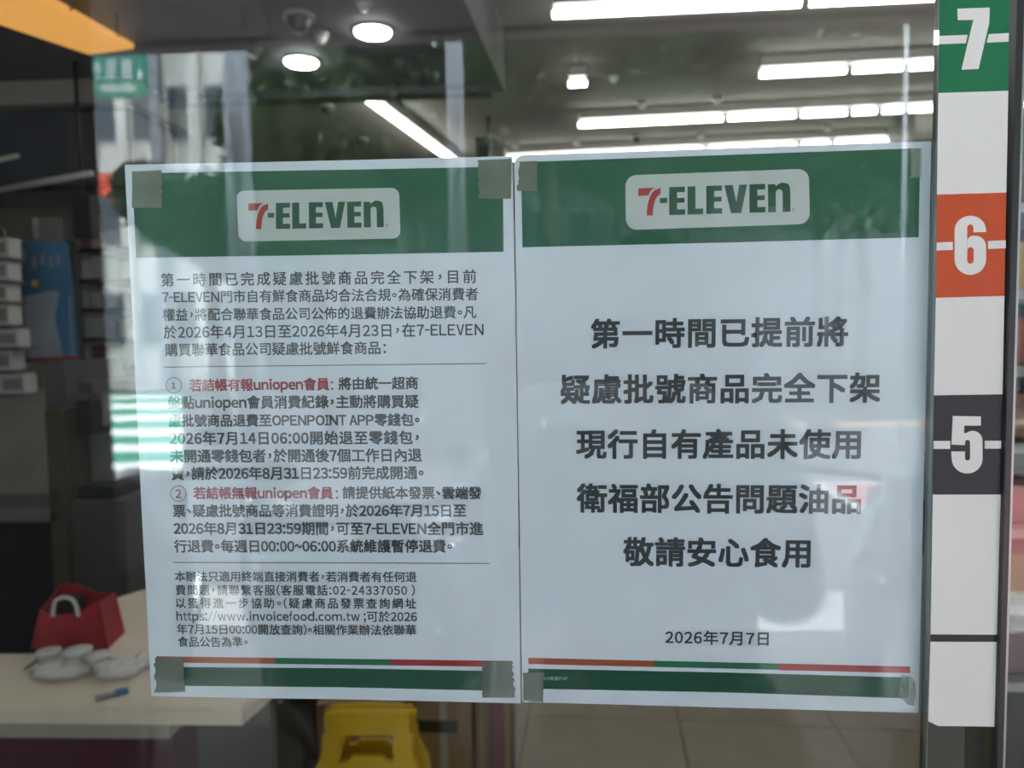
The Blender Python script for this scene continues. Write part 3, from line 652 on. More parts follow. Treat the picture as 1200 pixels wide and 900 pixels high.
# rack of white packets at the far left
t0 = thing('packet_rack', 'dark rack at the left edge holding white packets', 'rack', (onY(0, 470, 1.9).x, 1.9, 0))
box('rack_post', (onY(-106, 400, 1.9).x, 1.9, 0), (onY(-100, 400, 1.9).x, 1.96, onY(0, 262, 1.9).z), M['olive'], t0)
box('rack_back', (onY(-106, 400, 1.9).x, 1.985, onY(0, 468, 1.9).z), (onY(13, 400, 1.99).x, 2.0, onY(0, 262, 1.9).z), M['olive'], t0)
ROWS = ((279, 301, 9), (306, 328, 9), (332, 353, 8), (357, 381, 10), (386, 407, 20), (411, 434, 13), (439, 462, 28))
for i, (y0, y1, xr) in enumerate(ROWS):
    zt = onY(0, y1 + .5, 1.9).z; X1 = onY(xr + 2, y1, 1.9).x
    box('rack_shelf', (onY(-99, y1, 1.9).x, 1.9, zt - .005), (X1, 1.984, zt), M['char'], t0)
    for a in (0, 1):
        nm = ['top', 'second', 'third', 'fourth', 'fifth', 'sixth', 'bottom'][i]
        q0, q1 = onY(xr - a * 34 - 30, y0, 1.91), onY(xr - a * 34, y0, 1.91)
        b = thing('snack_packet', '%s white packet on the %s shelf of the left rack' % (('right hand', 'left hand')[a], nm), 'packet', (q0.x, 1.91, zt), 0, 'white packets on the left rack')
        box('box', (q0.x, 1.91, zt + .0008), (q1.x, 1.97, q0.z), M['lgrey'], b, .003); box('printed_label', (q0.x + .014, 1.9085, zt + .014), (q1.x - .008, 1.9099, q0.z - .014), M['grey'], b)
# rack behind, seen between the blue poster and the left notice
YR = 2.6
t = thing('goods_rack', 'grey goods rack with dark shelves beside the left poster', 'rack', (onY(118, 420, YR).x, YR, 0))
for y in (291, 327, 361, 396, 430): bx('rack_shelf', 87, y, 160, y + 4, YR, .32, M['black'], t, bevel=0)
box('rack_back', (onY(84, 300, YR).x, YR + .33, 0), (onY(162, 300, YR).x, YR + .36, onY(100, 284, YR).z), M['grey'], t)
bx('rack_post', 84, 280, 88, 440, YR - .01, .03, M['char'], t, zlo=0, bevel=0)
k = 0
for r_, y in enumerate((291, 327, 361, 396, 430)):
    zt = onY(100, y, YR).z
    for x in (92, 108, 124, 141):
        h = random.uniform(17, 26); k += 1
        b = bx('goods_box', x, y - h, x + random.uniform(10, 14), y - .4, YR + .03, .12, PROD[[4, 0, 4, 3, 4][(k * 3 + r_) % 5]], None, zlo=zt + .003, bevel=.002)
        tag(b, 'small boxed product, %s from the left, %s shelf of the grey goods rack' % (['first', 'second', 'third', 'fourth'][(k - 1) % 4], ['top', 'second', 'third', 'fourth', 'bottom'][r_]), 'box', 'boxed products on the grey goods rack')
t = thing('dark_screen', 'black upright screen above the grey goods rack', 'screen', (onY(96, 228, YR - .1).x, YR - .1, zd))
bx('panel', 86, 228, 106, 278, YR - .1, .05, M['black'], t); p = onY(96, 228, YR - .08); cyl('hanging_rod', (p.x, YR - .08, p.z), (p.x, YR - .08, zd - .001), .008, M['black'], t)

# ---- bottom centre: floor sign, cartons, red cart
def leanbox(bm, pts, t): prism(bm, pts, t)
YS2 = 1.42; 
t = thing('wet_floor_sign', 'yellow plastic folding floor sign with a handle slot, bottom centre', 'sign', (onY(433, 890, YS2).x, YS2 + .1, 0))
outer = [(380.5, 846), (380, 838), (386, 834.5), (433, 833.4), (480, 834.5), (485, 838), (485, 868), (485.5, 880), (492, 890), (497, 904), (505, 1010), (515, 1130), (352, 1130), (362, 1010), (370, 904), (374, 890), (380, 880)]
hole = [(401, 886), (405, 872), (405, 859), (462, 859), (462, 872), (465, 886), (456, 886), (450, 880), (416, 880), (410, 886)]
YF = lambda y: YS2
def sign_leaf(name, lean, Y0, m):
    bm = bmesh.new(); up = onY(433, 833, YS2).z
    def W(p):
        q = onY(p[0], p[1], YS2); z = q.z; return Vector((q.x, Y0 + lean * (up - z), max(z, .004)))
    bars = [outer[0:5] + [(482, 859), (383, 859)], [(380, 859), (405, 859), (405, 872), (401, 886), (401, 887), (376, 887), (380, 878)], [(462, 859), (485, 859), (485.4, 878), (490, 887), (465, 887), (465, 886), (462, 872)],
            [(376, 887), (401, 886.5), (410, 886), (416, 880), (450, 880), (456, 886), (465, 886.5), (490, 887), (497, 904), (505, 1010), (515, 1130), (352, 1130), (362, 1010), (370, 904)]]
    for b_ in bars: prism(bm, [W(p) for p in b_], Vector((0, .012, 0)))
    bmesh.ops.recalc_face_normals(bm, faces=bm.faces); return finish(bm, name, m, t)
sign_leaf('front_leaf', -.22, YS2, M['yellow']); sign_leaf('rear_leaf', .22, YS2 + .03, M['yellow'])
bm = bmesh.new(); p, q = onY(379, 836, YS2), onY(486, 836, YS2); add_cyl(bm, Vector((p.x, YS2 + .02, p.z - .006)), Vector((q.x, YS2 + .02, p.z - .006)), .012, n=14); finish(bm, 'hinge_roll', M['yellow'], t, True)
for px in (394, 471):
    p, q = onY(px - 10, 846, YS2 - .006), onY(px + 10, 857, YS2 - .006); box('raised_pad', (p.x, YS2 - .008, q.z), (q.x, YS2 + .002, p.z), M['yellow'], t, .002)
def carton(label, x0, y0, x1, Y, dy, z0=0.0, m='kraft'):
    t = thing('cardboard_carton', label, 'carton', (onY(x0, y0, Y).x, Y, z0), 0, 'brown cartons beyond the yellow sign')
    p, q = onY(x0, y0, Y), onY(x1, y0, Y); box('carton_body', (p.x, Y, z0 + .001), (q.x, Y + dy, p.z), M[m], t, .004)
    box('packing_tape', (p.x + (q.x - p.x) * .42, Y - .001, z0 + .004), (p.x + (q.x - p.x) * .55, Y, p.z - .004), M['creamd'], t); return t, p, q
carton('tall brown carton mostly hidden behind the yellow sign', 370, 826, 470, 1.95, .35)
t, p, q = carton('brown carton with a dark slot right of the yellow sign', 486, 800, 553, 1.85, .4)
bx('dark_slot', 489, 845, 536, 859, 1.845, .004, M['yelldark'], t, bevel=0)
carton('narrow brown carton standing beside the red roll cart', 556, 790, 571, 1.8, .3)
t = thing('red_standee', 'dark red upright standee with a yellow stripe, bottom centre', 'standee', (onY(588, 890, 1.7).x, 1.7, 0))
bx('red_board', 573, 790, 601, 900, 1.7, .05, M['maroon'], t, zlo=.001); bx('red_stripe', 578, 800, 590, 900, 1.697, .003, M['darkred'], t, zlo=.01, bevel=0); bx('yellow_stripe', 592, 815, 597, 900, 1.697, .003, M['ochre'], t, zlo=.01, bevel=0)
t = thing('display_plinth', 'dark display plinth left of the yellow sign', 'plinth', (onY(340, 880, 2.0).x, 2.0, 0)); bx('plinth_body', 318, 815, 368, 900, 2.0, .5, M['char'], t, zlo=.001); bx('plinth_top', 316, 811, 370, 816, 1.98, .54, M['black'], t)
# back shelving far behind the posters
for s in range(4):
    X = -1.6 + s * 1.35; t = thing('gondola_shelf', '%s long shelving unit far inside the shop, hidden mostly by the notices' % ('leftmost', 'second', 'third', 'rightmost')[s], 'shelf', (X, 6.2, 0))
    box('back_panel', (X, 6.6, 0), (X + 1.2, 6.65, 1.5), M['lgrey'], t)
    for z in (.12, .5, .88, 1.26): box('shelf_board', (X, 6.2, z), (X + 1.2, 6.6, z + .03), M['lgrey'], t)
# magazine rack to the right of the dark jamb
XR = onY(1188, 300, 1.2).x
t = thing('magazine_rack', 'narrow rack of colourful packs right of the dark door jamb', 'rack', (XR, 1.2, 0))
box('rack_side', (XR - .02, 1.2, 0), (XR, 1.5, 1.95), M['grey'], t); box('rack_back', (XR, 1.47, 0), (XR + .8, 1.5, 1.95), M['char'], t)
zs = [onY(1195, y, 1.2).z for y in (238, 340, 430, 520, 620, 710, 800)]
for z in zs: box('rack_shelf', (XR, 1.2, z - .02), (XR + .8, 1.47, z), M['lgrey'], t)
for i, z in enumerate(zs):
    for j in range(4):
        b = box('magazine_pack', (XR + .012 + j * .16, 1.24, z + .001), (XR + .012 + j * .16 + .14, 1.30, z + .10), PROD[[3, 2, 1, 5, 3, 6, 3][(i + j * 2) % 7]], None, .003)
        tag(b, '%s pack from the left on the %s shelf of the rack beyond the jamb' % (('first', 'second', 'third', 'fourth')[j], ('top', 'second', 'third', 'fourth', 'fifth', 'sixth', 'bottom')[i]), 'pack', 'packs on the rack beyond the jamb')

# ================================================================ OUTSIDE, behind the camera: seen in the pane
SZ = 3.25
edge = mir(onZ(300, 43, SZ)).y
arc_floor = st(box('floor_arcade', (-14, -3.5, -.12), (14, -.021, -.008), M['pavejoint']))
st(box('ceiling_arcade', (-7, edge, SZ), (8, -.061, SZ + .4), M['soffit']))
st(box('trim_8', (-7, edge - .12, SZ - .03), (8, edge - .001, SZ + .5), M['soffit']))
px_ = mir(onY(122, 350, 1.9)).x
st(box('wall_arcade_pier', (px_ - 1.4, -1.9, 0), (px_, -1.3, SZ), M['pillar']))
st(box('wall_arcade_left', (-7, -1.9, 0), (px_ - 1.41, -1.3, SZ), M['pillar']))
st(box('wall_arcade_right', (3.4, edge, 0), (3.9, -.061, SZ), M['pillar']))
bm = bmesh.new(); add_box(bm, (-.098, -.048, -.0079), (.098, .048, 0), bevel=0); pm = bpy.data.meshes.new('paver'); bm.to_mesh(pm); bm.free(); pm.materials.append(M['paver'])
rest_v, rest_f = [], []; cnt = 0
cells = []
for j in range(34):
    for i in range(-30, 32):
        x = i * .2 + (.1 if j % 2 else 0); y = -.08 - j * .1
        cells.append((x, y))
near = sorted(cells, key=lambda c: (0 if (-.2 < c[0] < 1.6 and c[1] < -2.0) else 1, abs(c[1] + 2.5) + abs(c[0] - .6)))
for c in near:
    if cnt < 290:
        o = bpy.data.objects.new('paver', pm); COL.objects.link(o); o.parent = arc_floor; o.location = (c[0], c[1], random.uniform(-.001, .001)); cnt += 1
    else:
        b = len(rest_v); z = random.uniform(-.001, .001)
        for dx, dy, dz in ((-.098, -.048, -.0079), (.098, -.048, -.0079), (.098, .048, -.0079), (-.098, .048, -.0079), (-.098, -.048, z), (.098, -.048, z), (.098, .048, z), (-.098, .048, z)): rest_v.append((c[0] + dx, c[1] + dy, dz))
        for f in ((4, 5, 6, 7), (0, 1, 5, 4), (1, 2, 6, 5), (2, 3, 7, 6), (3, 0, 4, 7)): rest_f.append(tuple(b + k for k in f))
mm_ = bpy.data.meshes.new('paver_field'); mm_.from_pydata(rest_v, [], rest_f); o = link('paver_field', mm_, M['paver'], arc_floor); o['kind'] = 'stuff'
st(box('floor_kerb', (-60, -4.1, -.14), (60, -3.501, -.003), M['kerb']))
st(box('floor_road', (-60, -60, -.25), (60, -4.101, -.02), M['road']))
def G(px, py): return mir(onZ(px, py, 0))
RZ = -.019
def ground_patch(name, x0, x1, y0, y1, m, label, cat, grp=None, z=0.0):
    o = box(name, (x0, y0, RZ), (x1, y1, RZ + .004 + z), M[m]); return tag(o, label, cat, grp)
# green crossing with white bars
ya, yb_ = G(214, 458), G(214, 552)
def cross_x(y): return yb_.x + (ya.x - yb_.x) * (y - yb_.y) / (ya.y - yb_.y)      # right border, the crossing runs off slantwise
t = thing('crosswalk', 'green painted pedestrian crossing with white bars, mirrored left of the left notice', 'crossing', (yb_.x - 2, yb_.y, RZ))
def slant(name, y0, y1, z0, z1, m):
    bm = bmesh.new(); prism(bm, [Vector((cross_x(y0) - 4.2, y0, z0)), Vector((cross_x(y0), y0, z0)), Vector((cross_x(y1), y1, z0)), Vector((cross_x(y1) - 4.2, y1, z0))], Vector((0, 0, z1 - z0)))
    bmesh.ops.recalc_face_normals(bm, faces=bm.faces); finish(bm, name, m, t)
slant('green_ground', max(ya.y, -20.8), yb_.y, RZ, RZ + .003, M['rgreen'])
for u0, u1 in ((462, 466), (472, 478), (485, 492), (501, 510), (519, 528), (540, 550)):
    slant('white_bar', max(G(214, u0).y, -20.7), G(214, u1).y, RZ + .0031, RZ + .006, M['rwhite'])
a = G(1000, 496); ground_patch('kerb_line', G(930, 497).x, G(930, 497).x + 9, a.y - .35, a.y + .2, 'ryellow', 'orange yellow painted line on the road, mirrored right of the person', 'line')
a, b, c = G(968, 566), G(968, 690), G(1045, 600)
t = thing('red_parking_bay', 'red painted bay with a white border, mirrored in the right notice', 'parking bay', (c.x, (a.y + b.y) / 2, RZ))
yhi = max(b.y, -5.0)
box('red_ground', (a.x, a.y, -.0185), (a.x + 1.75, -4.13, -.0135), M['rred'], t); box('white_border', (a.x - .12, a.y - .12, -.0185), (a.x + 1.85, a.y - .001, -.0125), M['kerb'], t); box('white_border', (a.x - .12, a.y, -.0185), (a.x - .001, -4.13, -.0125), M['kerb'], t)
# poles
def polet(px, D, wpx, label, top=7.5):
    p = mir(onY(px, 200, D)); t = thing('street_pole', label, 'pole', (p.x, p.y, RZ))
    r = wpx * D / F / 2; z0 = RZ
    cyl('shaft', (p.x, p.y, z0 + .001), (p.x, p.y, top), r, M['pole'], t, n=24); cyl('base_plate', (p.x, p.y, z0 + .0005), (p.x, p.y, z0 + .03), r * 1.8, M['pole'], t, n=24); return t, p
polet(280, 5.45, 32, 'thick pale grey pole mirrored through the left notice header')
polet(535, 5.45, 21, 'pale grey pole mirrored between the ceiling light and the right notice')
t, p3 = polet(103, 9.0, 5.5, 'slim pale pole carrying the green street sign')
t, p4 = polet(1060, 9.0, 4.5, 'thin lamp pole mirrored at the right of the ceiling lights', 5.4)
q = mir(onY(1060, 22, 9.0)); cyl('cross_arm', (q.x - .12, q.y, 5.35), (q.x + .2, q.y, 5.35), .025, M['pole'], t)
# green street sign
D = 8.8
t = thing('street_sign', 'green street name sign with a white arrow, mirrored at the upper left', 'sign', mir(onY(135, 110, D)))
a, b = mir(onY(97, 66, D)), mir(onY(173, 113, D))
box('sign_board', (a.x, a.y - .04, b.z), (b.x, a.y, a.z), M['signgreen'], t, .01)
def mk(x0, y0, x1, y1, nm='stroke', m='signwhite'):
    p, q = mir(onY(x0, y0, D)), mir(onY(x1, y1, D)); box(nm, (min(p.x, q.x), a.y + .0005, min(p.z, q.z)), (max(p.x, q.x), a.y + .008, max(p.z, q.z)), M[m], t)
mk(106, 80, 118, 83); mk(112, 72, 114.6, 92)
for x in (124, 142):
    for y in (71, 77, 83, 89): mk(x, y, x + 12, y + 2)
    mk(x + 2, 71, x + 4, 91); mk(x + 9, 71, x + 11, 91)
mk(101, 98, 104, 108); mk(106, 98, 112, 100); mk(106, 103, 112, 105)
for x in range(120, 158, 5): mk(x, 99, x + 3, 107)
bm = bmesh.new(); P3 = [mir(onY(162, 80, D)), mir(onY(168, 87, D)), mir(onY(162, 95, D))]
for p in P3: p.y = a.y + .0005
prism(bm, P3, Vector((0, .008, 0))); bmesh.ops.recalc_face_normals(bm, faces=bm.faces); finish(bm, 'arrow', M['signwhite'], t)
p = mir(onY(173, 90, D)); cyl('sign_bracket', (p3.x, a.y - .041, (a.z + b.z) / 2), (p3.x, p3.y + .03, (a.z + b.z) / 2), .02, M['pole'], t)
# red awning on the facade across the road
D = 21.55
q = [mir(onY(x, y, D)) for x, y in ((114, 204), (132, 203), (148, 226), (147, 237), (130, 228))]
bm = bmesh.new(); prism(bm, q, Vector((0, .5, -.1))); bmesh.ops.recalc_face_normals(bm, faces=bm.faces); tag(finish(bm, 'shop_awning', M['redcloth']), 'bright red awning mirrored beside the left notice corner', 'awning')
# buildings
def building(label, x0, x1, y0, depth, h, m, cols, rows, zb=RZ, ww=.55, wh=.55):
    t = thing('street_building', label, 'building', ((x0 + x1) / 2, y0, zb)); W = x1 - x0
    box('wall', (x0, y0 - depth, zb), (x1, y0, h), M[m], t)
    for i in range(cols):
        for j in range(rows):
            cx_ = x0 + W * (i + .5) / cols; cz = .6 + (h - 1) * (j + .5) / rows; a_, b_ = W / cols * ww / 2, (h - 1) / rows * wh / 2
            f = box('window', (cx_ - a_, y0 + .001, cz - b_), (cx_ + a_, y0 + .06, cz + b_), M['lgrey'], t)
            box('pane', (cx_ - a_ * .86, y0 + .0605, cz - b_ * .88), (cx_ + a_ * .86, y0 + .07, cz + b_ * .88), M['winglass'], f)
    for i in range(cols + 1):
        cx_ = x0 + W * i / cols; box('pilaster', (cx_ - .16, y0 + .001, zb), (cx_ + .16, y0 + .22, h + .1), M[m], t)
    box('cornice', (x0 - .2, y0 - .1, h), (x1 + .2, y0 + .4, h + .35), M[m], t)
D = 22
building('pale apartment block with white pilasters, mirrored at the upper left', mir(onY(60, 100, D)).x, mir(onY(272, 100, D)).x, -D, 8, 13, 'facade', 5, 4)
bt = bpy.data.objects['street_building']; p, q = mir(onY(170, 30, 21.4)), mir(onY(198, 400, 21.4))
box('stair_tower', (p.x, -21.7, RZ), (q.x, -21.4, 14.5), M['charb2'], bt)
building('grey shop building with wall lettering, mirrored behind the ceiling tubes', mir(onY(735, 100, D)).x, mir(onY(905, 100, D)).x, -D - 1, 8, 12.4, 'facade2', 3, 2, ww=.3, wh=.2)
building('low grey block far left across the road', -24, mir(onY(55, 100, D)).x - .3, -D - 2, 8, 10, 'facade2', 6, 3)
building('low pale block far right across the road', mir(onY(930, 100, D)).x, 22, -D - 3, 8, 9, 'facade2', 6, 3)
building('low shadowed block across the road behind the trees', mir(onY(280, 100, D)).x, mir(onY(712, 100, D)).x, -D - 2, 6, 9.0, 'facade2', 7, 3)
D = 21.7
t = thing('wall_sign', 'pale two column wall sign with dark lettering and one red sign', 'sign', mir(onY(830, 100, D)))
a, b = mir(onY(812, 48, D)), mir(onY(846, 96, D)); box('sign_board', (a.x, a.y - .06, b.z), (b.x, a.y, a.z), M['facade'], t)
def mk2(x0, y0, x1, y1, m): p, q = mir(onY(x0, y0, D)), mir(onY(x1, y1, D)); box('letter', (p.x, a.y + .001, q.z), (q.x, a.y + .02, p.z), M[m], t)
for x in (817, 824, 831, 836): mk2(x, 60, x + 4, 65, 'black')
for x in (817, 830): mk2(x, 72, x + 7, 83, 'black')
for x in (816, 826, 835): mk2(x, 88, x + 4, 94, 'black')
for x in (776, 788): mk2(x, 69, x + 5, 82, 'black')
mk2(860, 62, 875, 70, 'rred'); mk2(860, 70, 864, 79, 'rred'); mk2(870, 70, 874, 79, 'rred')
# trees
def tree(label, x, y, h, crown, n, seed, m='leaf'):
    rnd = random.Random(seed); t = thing('street_tree', label, 'tree', (x, y, RZ), 0, 'street trees along the road')
    bm = bmesh.new(); top = Vector((x + rnd.uniform(-.2, .2), y, h * .62)); b0 = Vector((x, y, RZ)); mid = b0.lerp(top, .5) + Vector((rnd.uniform(-.15, .15), 0, 0))
    add_cyl(bm, b0, mid, .16, .12, 10); add_cyl(bm, mid, top, .12, .08, 10); finish(bm, 'trunk', M['bark'], t, True)
    V, Fc = [], []; blobs = []
    for k in range(9):
        a_ = rnd.uniform(0, 6.28); rr = rnd.uniform(.2, .75) * crown; c = Vector((x + math.cos(a_) * rr, y + math.sin(a_) * rr * .7, h * .72 + rnd.uniform(-.35, .5) * crown)); blobs.append((c, crown * rnd.uniform(.35, .6)))
        tube('branch', [top - Vector((0, 0, .3)), top.lerp(c, .5) + Vector((0, 0, .1)), c], .035, M['bark'], t, 5)
    for k in range(n):
        c, r = blobs[rnd.randrange(len(blobs))]; d = Vector((rnd.gauss(0, 1), rnd.gauss(0, 1), rnd.gauss(0, .8))).normalized() * r * rnd.uniform(.55, 1.05)
        p = c + d; u_ = Vector((rnd.gauss(0, 1), rnd.gauss(0, 1), rnd.gauss(0, .5))).normalized(); w_ = u_.orthogonal().normalized(); s_ = rnd.uniform(.07, .15)
        b = len(V); V += [tuple(p - u_ * s_), tuple(p + w_ * s_ * .5), tuple(p + u_ * s_), tuple(p - w_ * s_ * .5)]; Fc.append((b, b + 1, b + 2, b + 3))
    me_ = bpy.data.meshes.new('foliage'); me_.from_pydata(V, [], Fc); o = link('foliage', me_, M[m], t, True); o['kind'] = 'stuff'
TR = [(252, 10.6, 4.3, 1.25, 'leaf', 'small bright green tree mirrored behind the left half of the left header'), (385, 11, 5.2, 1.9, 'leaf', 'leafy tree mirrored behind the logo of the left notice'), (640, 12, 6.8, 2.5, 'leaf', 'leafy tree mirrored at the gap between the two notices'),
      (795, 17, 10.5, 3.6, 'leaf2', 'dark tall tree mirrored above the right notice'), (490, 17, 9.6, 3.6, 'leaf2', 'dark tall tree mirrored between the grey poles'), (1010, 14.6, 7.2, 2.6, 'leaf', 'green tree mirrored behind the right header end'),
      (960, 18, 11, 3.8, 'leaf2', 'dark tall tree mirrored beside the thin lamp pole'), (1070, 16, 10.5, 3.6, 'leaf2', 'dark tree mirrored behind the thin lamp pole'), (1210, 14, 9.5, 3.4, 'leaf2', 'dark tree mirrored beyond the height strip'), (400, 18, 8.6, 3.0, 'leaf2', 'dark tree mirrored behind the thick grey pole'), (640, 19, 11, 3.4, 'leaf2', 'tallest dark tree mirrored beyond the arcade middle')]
for i, (px, D, h, cr, m, lb) in enumerate(TR):
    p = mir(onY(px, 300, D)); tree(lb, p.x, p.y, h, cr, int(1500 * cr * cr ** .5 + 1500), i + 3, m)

# ---------------------------------------------------------------- scooters
def make_scooter(label, paint='scwhite'):
    t = thing('motor_scooter', label, 'scooter', (0, 0, 0), 0, 'white scooters parked along the arcade')
    def ob(o): return o
    def lathe_wheel(x):
        bm = bmesh.new(); N_, K = 28, 8; rings = []
        for i in range(N_):
            a_ = 2 * math.pi * i / N_; rings.append([bm.verts.new((x + math.cos(a_) * (.21 + .045 * math.cos(2 * math.pi * k / K)), .045 * math.sin(2 * math.pi * k / K), .255 + math.sin(a_) * (.21 + .045 * math.cos(2 * math.pi * k / K)))) for k in range(K)])
        for i in range(N_):
            for k in range(K): bm.faces.new((rings[i][k], rings[(i + 1) % N_][k], rings[(i + 1) % N_][(k + 1) % K], rings[i][(k + 1) % K]))
        o = finish(bm, 'wheel', M['rubber'], t, True, world=False); cyl('hub', (x, -.03, .255), (x, .03, .255), .15, M['chrome'], o, world=False, n=18); return o
    lathe_wheel(.62); lathe_wheel(-.60)
    def shell(name, secs, m, par=None):       # secs: (x, z, half width, half height)
        bm = bmesh.new(); K = 14; R_ = []
        for x, z, hw, hh in secs: R_.append([bm.verts.new((x, hw * math.cos(2 * math.pi * k / K), z + hh * math.sin(2 * math.pi * k / K))) for k in range(K)])
        for a_, b_ in zip(R_, R_[1:]):
            for k in range(K): bm.faces.new((a_[k], a_[(k + 1) % K], b_[(k + 1) % K], b_[k]))
        bm.faces.new(R_[0]); bm.faces.new(R_[-1][::-1]); bmesh.ops.recalc_face_normals(bm, faces=bm.faces)
        return finish(bm, name, m, par or t, True, world=False)
    shell('rear_body', [(-.88, .66, .05, .04), (-.75, .62, .13, .13), (-.5, .56, .18, .19), (-.25, .50, .17, .17), (-.1, .38, .15, .10)], M[paint])
    shell('floorboard', [(-.15, .34, .16, .05), (.1, .30, .17, .04), (.32, .33, .17, .05)], M['scdark'])
    bm = bmesh.new(); K = 10; rr = []
    for z, x, hw, dp in ((.30, .36, .17, .04), (.55, .42, .20, .07), (.75, .42, .21, .10), (.90, .38, .16, .10), (.98, .34, .10, .06)):
        rr.append([bm.verts.new((x + dp * math.cos(2 * math.pi * k / K), hw * math.sin(2 * math.pi * k / K), z)) for k in range(K)])
    for a_, b_ in zip(rr, rr[1:]):
        for k in range(K): bm.faces.new((a_[k], a_[(k + 1) % K], b_[(k + 1) % K], b_[k]))
    bm.faces.new(rr[0]); bm.faces.new(rr[-1]); bmesh.ops.recalc_face_normals(bm, faces=bm.faces); fs = finish(bm, 'front_shield', M[paint], t, True, world=False)
    bm = bmesh.new(); add_ball(bm, (.505, 0, .72), .035, .09, .055); finish(bm, 'headlight', M['chrome'], fs, True, world=False)
    shell('front_mudguard', [(.42, .44, .05, .03), (.55, .52, .07, .05), (.70, .50, .07, .04), (.82, .40, .05, .02)], M[paint])
    for s in (-1, 1): cyl('fork', (.40, s * .055, .60), (.60, s * .055, .27), .018, M['chrome'], t, world=False)
    shell('seat', [(-.80, .80, .08, .03), (-.6, .79, .14, .05), (-.3, .75, .14, .05), (-.08, .74, .09, .04)], M['scdark'])
    shell('handlebar_cover', [(.22, 1.0, .05, .03), (.30, 1.03, .10, .05), (.40, .98, .07, .05)], M[paint])
    for s in (-1, 1):
        tube('handlebar', [(.30, s * .05, 1.02), (.28, s * .2, 1.04), (.22, s * .34, 1.03)], .014, M['scdark'], t, world=False)
        cyl('grip', (.245, s * .26, 1.04), (.215, s * .37, 1.03), .019, M['rubber'], t, world=False)
        tube('mirror_stalk', [(.28, s * .2, 1.05), (.30, s * .25, 1.10), (.29, s * .27, 1.15)], .006, M['chrome'], t, world=False)
        bm = bmesh.new(); add_ball(bm, (.29, s * .28, 1.18), .018, .065, .042); finish(bm, 'mirror', M['chrome'], t, True, world=False)
        bm = bmesh.new(); add_ball(bm, (.50, s * .14, .80), .025, .035, .02); finish(bm, 'indicator', M['amber'], t, True, world=False)
    bm = bmesh.new(); add_ball(bm, (-.88, 0, .68), .02, .08, .035); finish(bm, 'tail_light', M['redlens'], t, True, world=False)
    shell('engine_cover', [(-.70, .27, .05, .06), (-.45, .28, .09, .09), (-.15, .28, .07, .07)], M['scdark'])
    tube('exhaust', [(-.2, -.12, .2), (-.5, -.15, .22), (-.85, -.16, .30)], .035, M['chrome'], t, world=False)
    tube('rear_rack', [(-.7, .11, .84), (-.95, .09, .86), (-.95, -.09, .86), (-.7, -.11, .84)], .010, M['chrome'], t, world=False)
    cyl('kickstand', (-.1, .08, .25), (-.05, .16, .004), .01, M['scdark'], t, world=False)
    return t
sc0 = make_scooter('white scooter mirrored in the right edge of the right notice')
def setsc(o, x, y, rzd, z=.002): o.location = (x, y, z); o.rotation_euler = (0, 0, R(rzd))
p = mir(onY(1062, 600, 2.5)); setsc(sc0, p.x, p.y, 112)
s2 = copy_tree(sc0); s2['label'] = 'white scooter mirrored at the lower left beside the left notice'; p = mir(onY(172, 700, 2.5)); setsc(s2, p.x, p.y, 66)
s3 = copy_tree(sc0); s3['label'] = 'white scooter parked farther right, beyond the height strip'; setsc(s3, p.x + 1.5, -2.9, 112)
s5 = make_scooter('added dark scooter dimming the reflection across the lower half of the left notice', 'scblack'); s5['group'] = 'added dark scooters in the arcade'; p = mir(onY(400, 700, 1.95)); setsc(s5, p.x, p.y, 52)  # invented scooter, hides bright paving from the reflection over the left notice

# ================================================================ PERSON holding the phone
PX, PY = .16, -.86
pr = thing('person', 'person in dark shirt and trousers holding a phone, reflected as a dark silhouette', 'person', (PX, PY, 0))
def skin_mesh(name, verts, edges, radii, m, parent, sub=2, root=0):
    me_ = bpy.data.meshes.new(name); me_.from_pydata(verts, edges, []); o = bpy.data.objects.new('tmp_skin', me_); COL.objects.link(o)
    md = o.modifiers.new('s', 'SKIN'); md.use_smooth_shade = True; sb = o.modifiers.new('u', 'SUBSURF'); sb.levels = sub; sb.render_levels = sub
    for v, r_ in zip(me_.skin_vertices[0].data, radii): v.radius = r_ if isinstance(r_, tuple) else (r_, r_)
    me_.skin_vertices[0].data[root].use_root = True
    bpy.context.view_layer.update(); n = bpy.data.meshes.new_from_object(o.evaluated_get(bpy.context.evaluated_depsgraph_get())); bpy.data.objects.remove(o); n.name = name
    n.materials.clear()
    return link(name, n, m, parent, True)
HZ = 1.575
hd = (PX - .02, PY + .05, HZ)
phx = .062; LH, RH = Vector((-.045, -.436, 1.53)), Vector((.175, -.436, 1.53))
J = dict(pel=(PX, PY, .88), wst=(PX, PY, 1.05), chs=(PX, PY + .01, 1.24), nk=(PX, PY + .01, 1.38), hb=(PX - .005, PY + .025, 1.46), ht=(PX - .012, PY + .03, 1.54),
         ls=(PX - .18, PY + .01, 1.33), le=(PX - .175, PY + .13, 1.12), lw=(LH.x - .035, LH.y - .075, 1.47), rs=(PX + .18, PY + .01, 1.33), re=(PX + .18, PY + .13, 1.12), rw=(RH.x + .035, RH.y - .075, 1.47),
         lh=(PX - .09, PY, .84), lk=(PX - .11, PY + .02, .47), la=(PX - .12, PY - .01, .08), lt=(PX - .13, PY + .13, .035), rh=(PX + .09, PY, .84), rk=(PX + .11, PY + .02, .47), ra=(PX + .12, PY - .01, .08), rt=(PX + .13, PY + .13, .035))
K = list(J); ix = {k: i for i, k in enumerate(K)}
